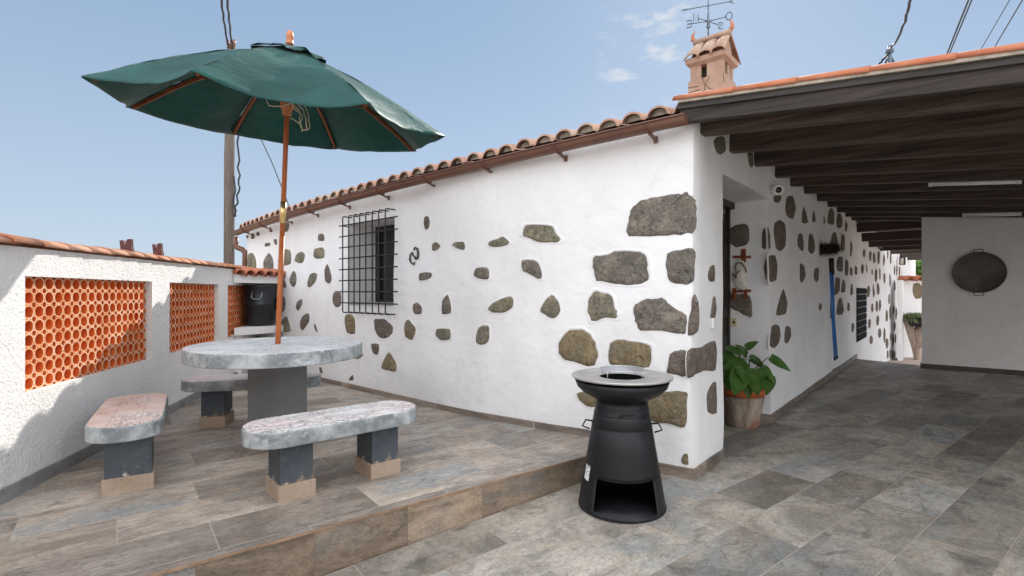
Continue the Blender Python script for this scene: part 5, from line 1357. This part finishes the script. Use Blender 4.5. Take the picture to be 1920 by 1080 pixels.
# ------------------------------------------------------------------ pole, cables
ub = P(429, 500, 13.5)
up_ = thing('utility_pole', (ub.x, ub.y, -.9), 'tall weathered wooden utility pole behind the garden wall', 'utility pole')
bm = BM(); tube(bm, [Vector((ub.x, ub.y, -.9)), P(430, 300, 13.5), P(434, 84, 13.5)], [.135,.125,.105], 14); obj('pole', bm, m_post, up_)
bm = BM(); c_ = P(434, 82, 13.4)
for dx in (-.08, .0, .06): tube(bm, [c_+Vector((dx,0,-.1)), c_+Vector((dx*1.4,0,.10))], [.03,.04], 8)
obj('insulators', bm, simple('brown_porcelain', (.20,.12,.09), .3), up_)
def cable(name, pts, r, lab, grp, wob=0):
    bm = BM(); full = []
    for a, b in zip(pts, pts[1:]):
        for k in range(6): full.append(lerp(a, b, k/6)+Vector((wob*math.sin(len(full)*1.7), 0, wob*math.cos(len(full)*2.3))))
    full.append(pts[-1]); tube(bm, full, r, 6)
    return tag(obj(name, bm, m_wire, org=full[0]), lab, 'cable', grp)
cable('cable', [P(427,84,13.4), P(420,40,11.5), P(415,0,10), P(408,-90,8)], .022, 'left of the two thick cables rising from the utility pole top', 'cables on the utility pole', .008)
cable('cable', [P(434,80,13.4), P(430,40,11.5), P(426,0,10), P(418,-90,8)], .022, 'right of the two thick cables rising from the utility pole top', 'cables on the utility pole', .008)
cable('cable', [P(438,90,13.3), P(447,200,13.3), P(447,300,13.3), P(449,345,13.3), P(443,385,13.3), P(440,408,13.3), P(439,330,13.3)], .022, 'cable slack hanging down the right side of the utility pole', 'cables on the utility pole', .03)
cable('cable', [P(440,150,13.3), P(490,262,11.8), P(510,305,11), P(530,355,10.2), P(545,395,9.5)], .012, 'thin cable dropping from the utility pole to the house eaves', 'cables on the utility pole')
mb = P(1668, 122, 13); ms = thing('roof_mast', (mb.x, mb.y, 2.9), 'short metal service mast rising behind the carport roof', 'mast')
bm = BM(); tube(bm, [Vector((mb.x, mb.y, 2.9)), P(1668, 86, 13)], .045, 8); tube(bm, [P(1661,118,13), P(1668,100,13), P(1676,118,13)], .03, 6)
lathe(bm, [(0,-.06),(.09,-.04),(.09,.04),(0,.07)], P(1668,96,13), 8); obj('mast_tube', bm, simple('grey_blue_metal', (.12,.16,.20), .5), ms)
cable('cable', [P(1646,124,13.2), P(1655,112,13), P(1668,100,12.9)], .025, 'short cable curling left from the roof mast', 'cables over the carport', .01)
cable('cable', [P(1668,92,12.9), P(1682,76,11.5), P(1697,40,10), P(1707,0,9), P(1722,-90,7)], .024, 'thick cable rising from the roof mast', 'cables over the carport', .008)
for i, (xa, ya, xb, r_, lab) in enumerate(((1764,130,1816,.017,'left of the close pair of cables above the carport'), (1768,130,1822,.014,'right of the close pair of cables above the carport'), (1829,110,1893,.009,'thin cable, second from the right above the carport'), (1855,105,1917,.013,'rightmost cable above the carport'))):
    cable('cable', [P(xa, ya, 14), P(xb, 0, 10), P(xb+(xb-xa)*.7, -95, 7.5)], r_, lab, 'cables over the carport')

# ------------------------------------------------------------------ behind the viewer: an unseen white house added to bounce sunlight
bounce_h = thing('light_bounce_house', (1, -9, 0), 'plain white house added unseen behind the viewer to bounce sunlight', 'house')
bm = BM(); prism(bm, [(-9,-8.0),(11,-8.5),(11,-12),(-9,-12)], -.9, 4.2); obj('walls', bm, m_plaster, bounce_h)
bm = BM(); prism(bm, [(-9.3,-7.7),(11.3,-8.2),(11.3,-12.3),(-9.3,-12.3)], 4.2, 4.35); obj('roof', bm, m_roof, bounce_h)
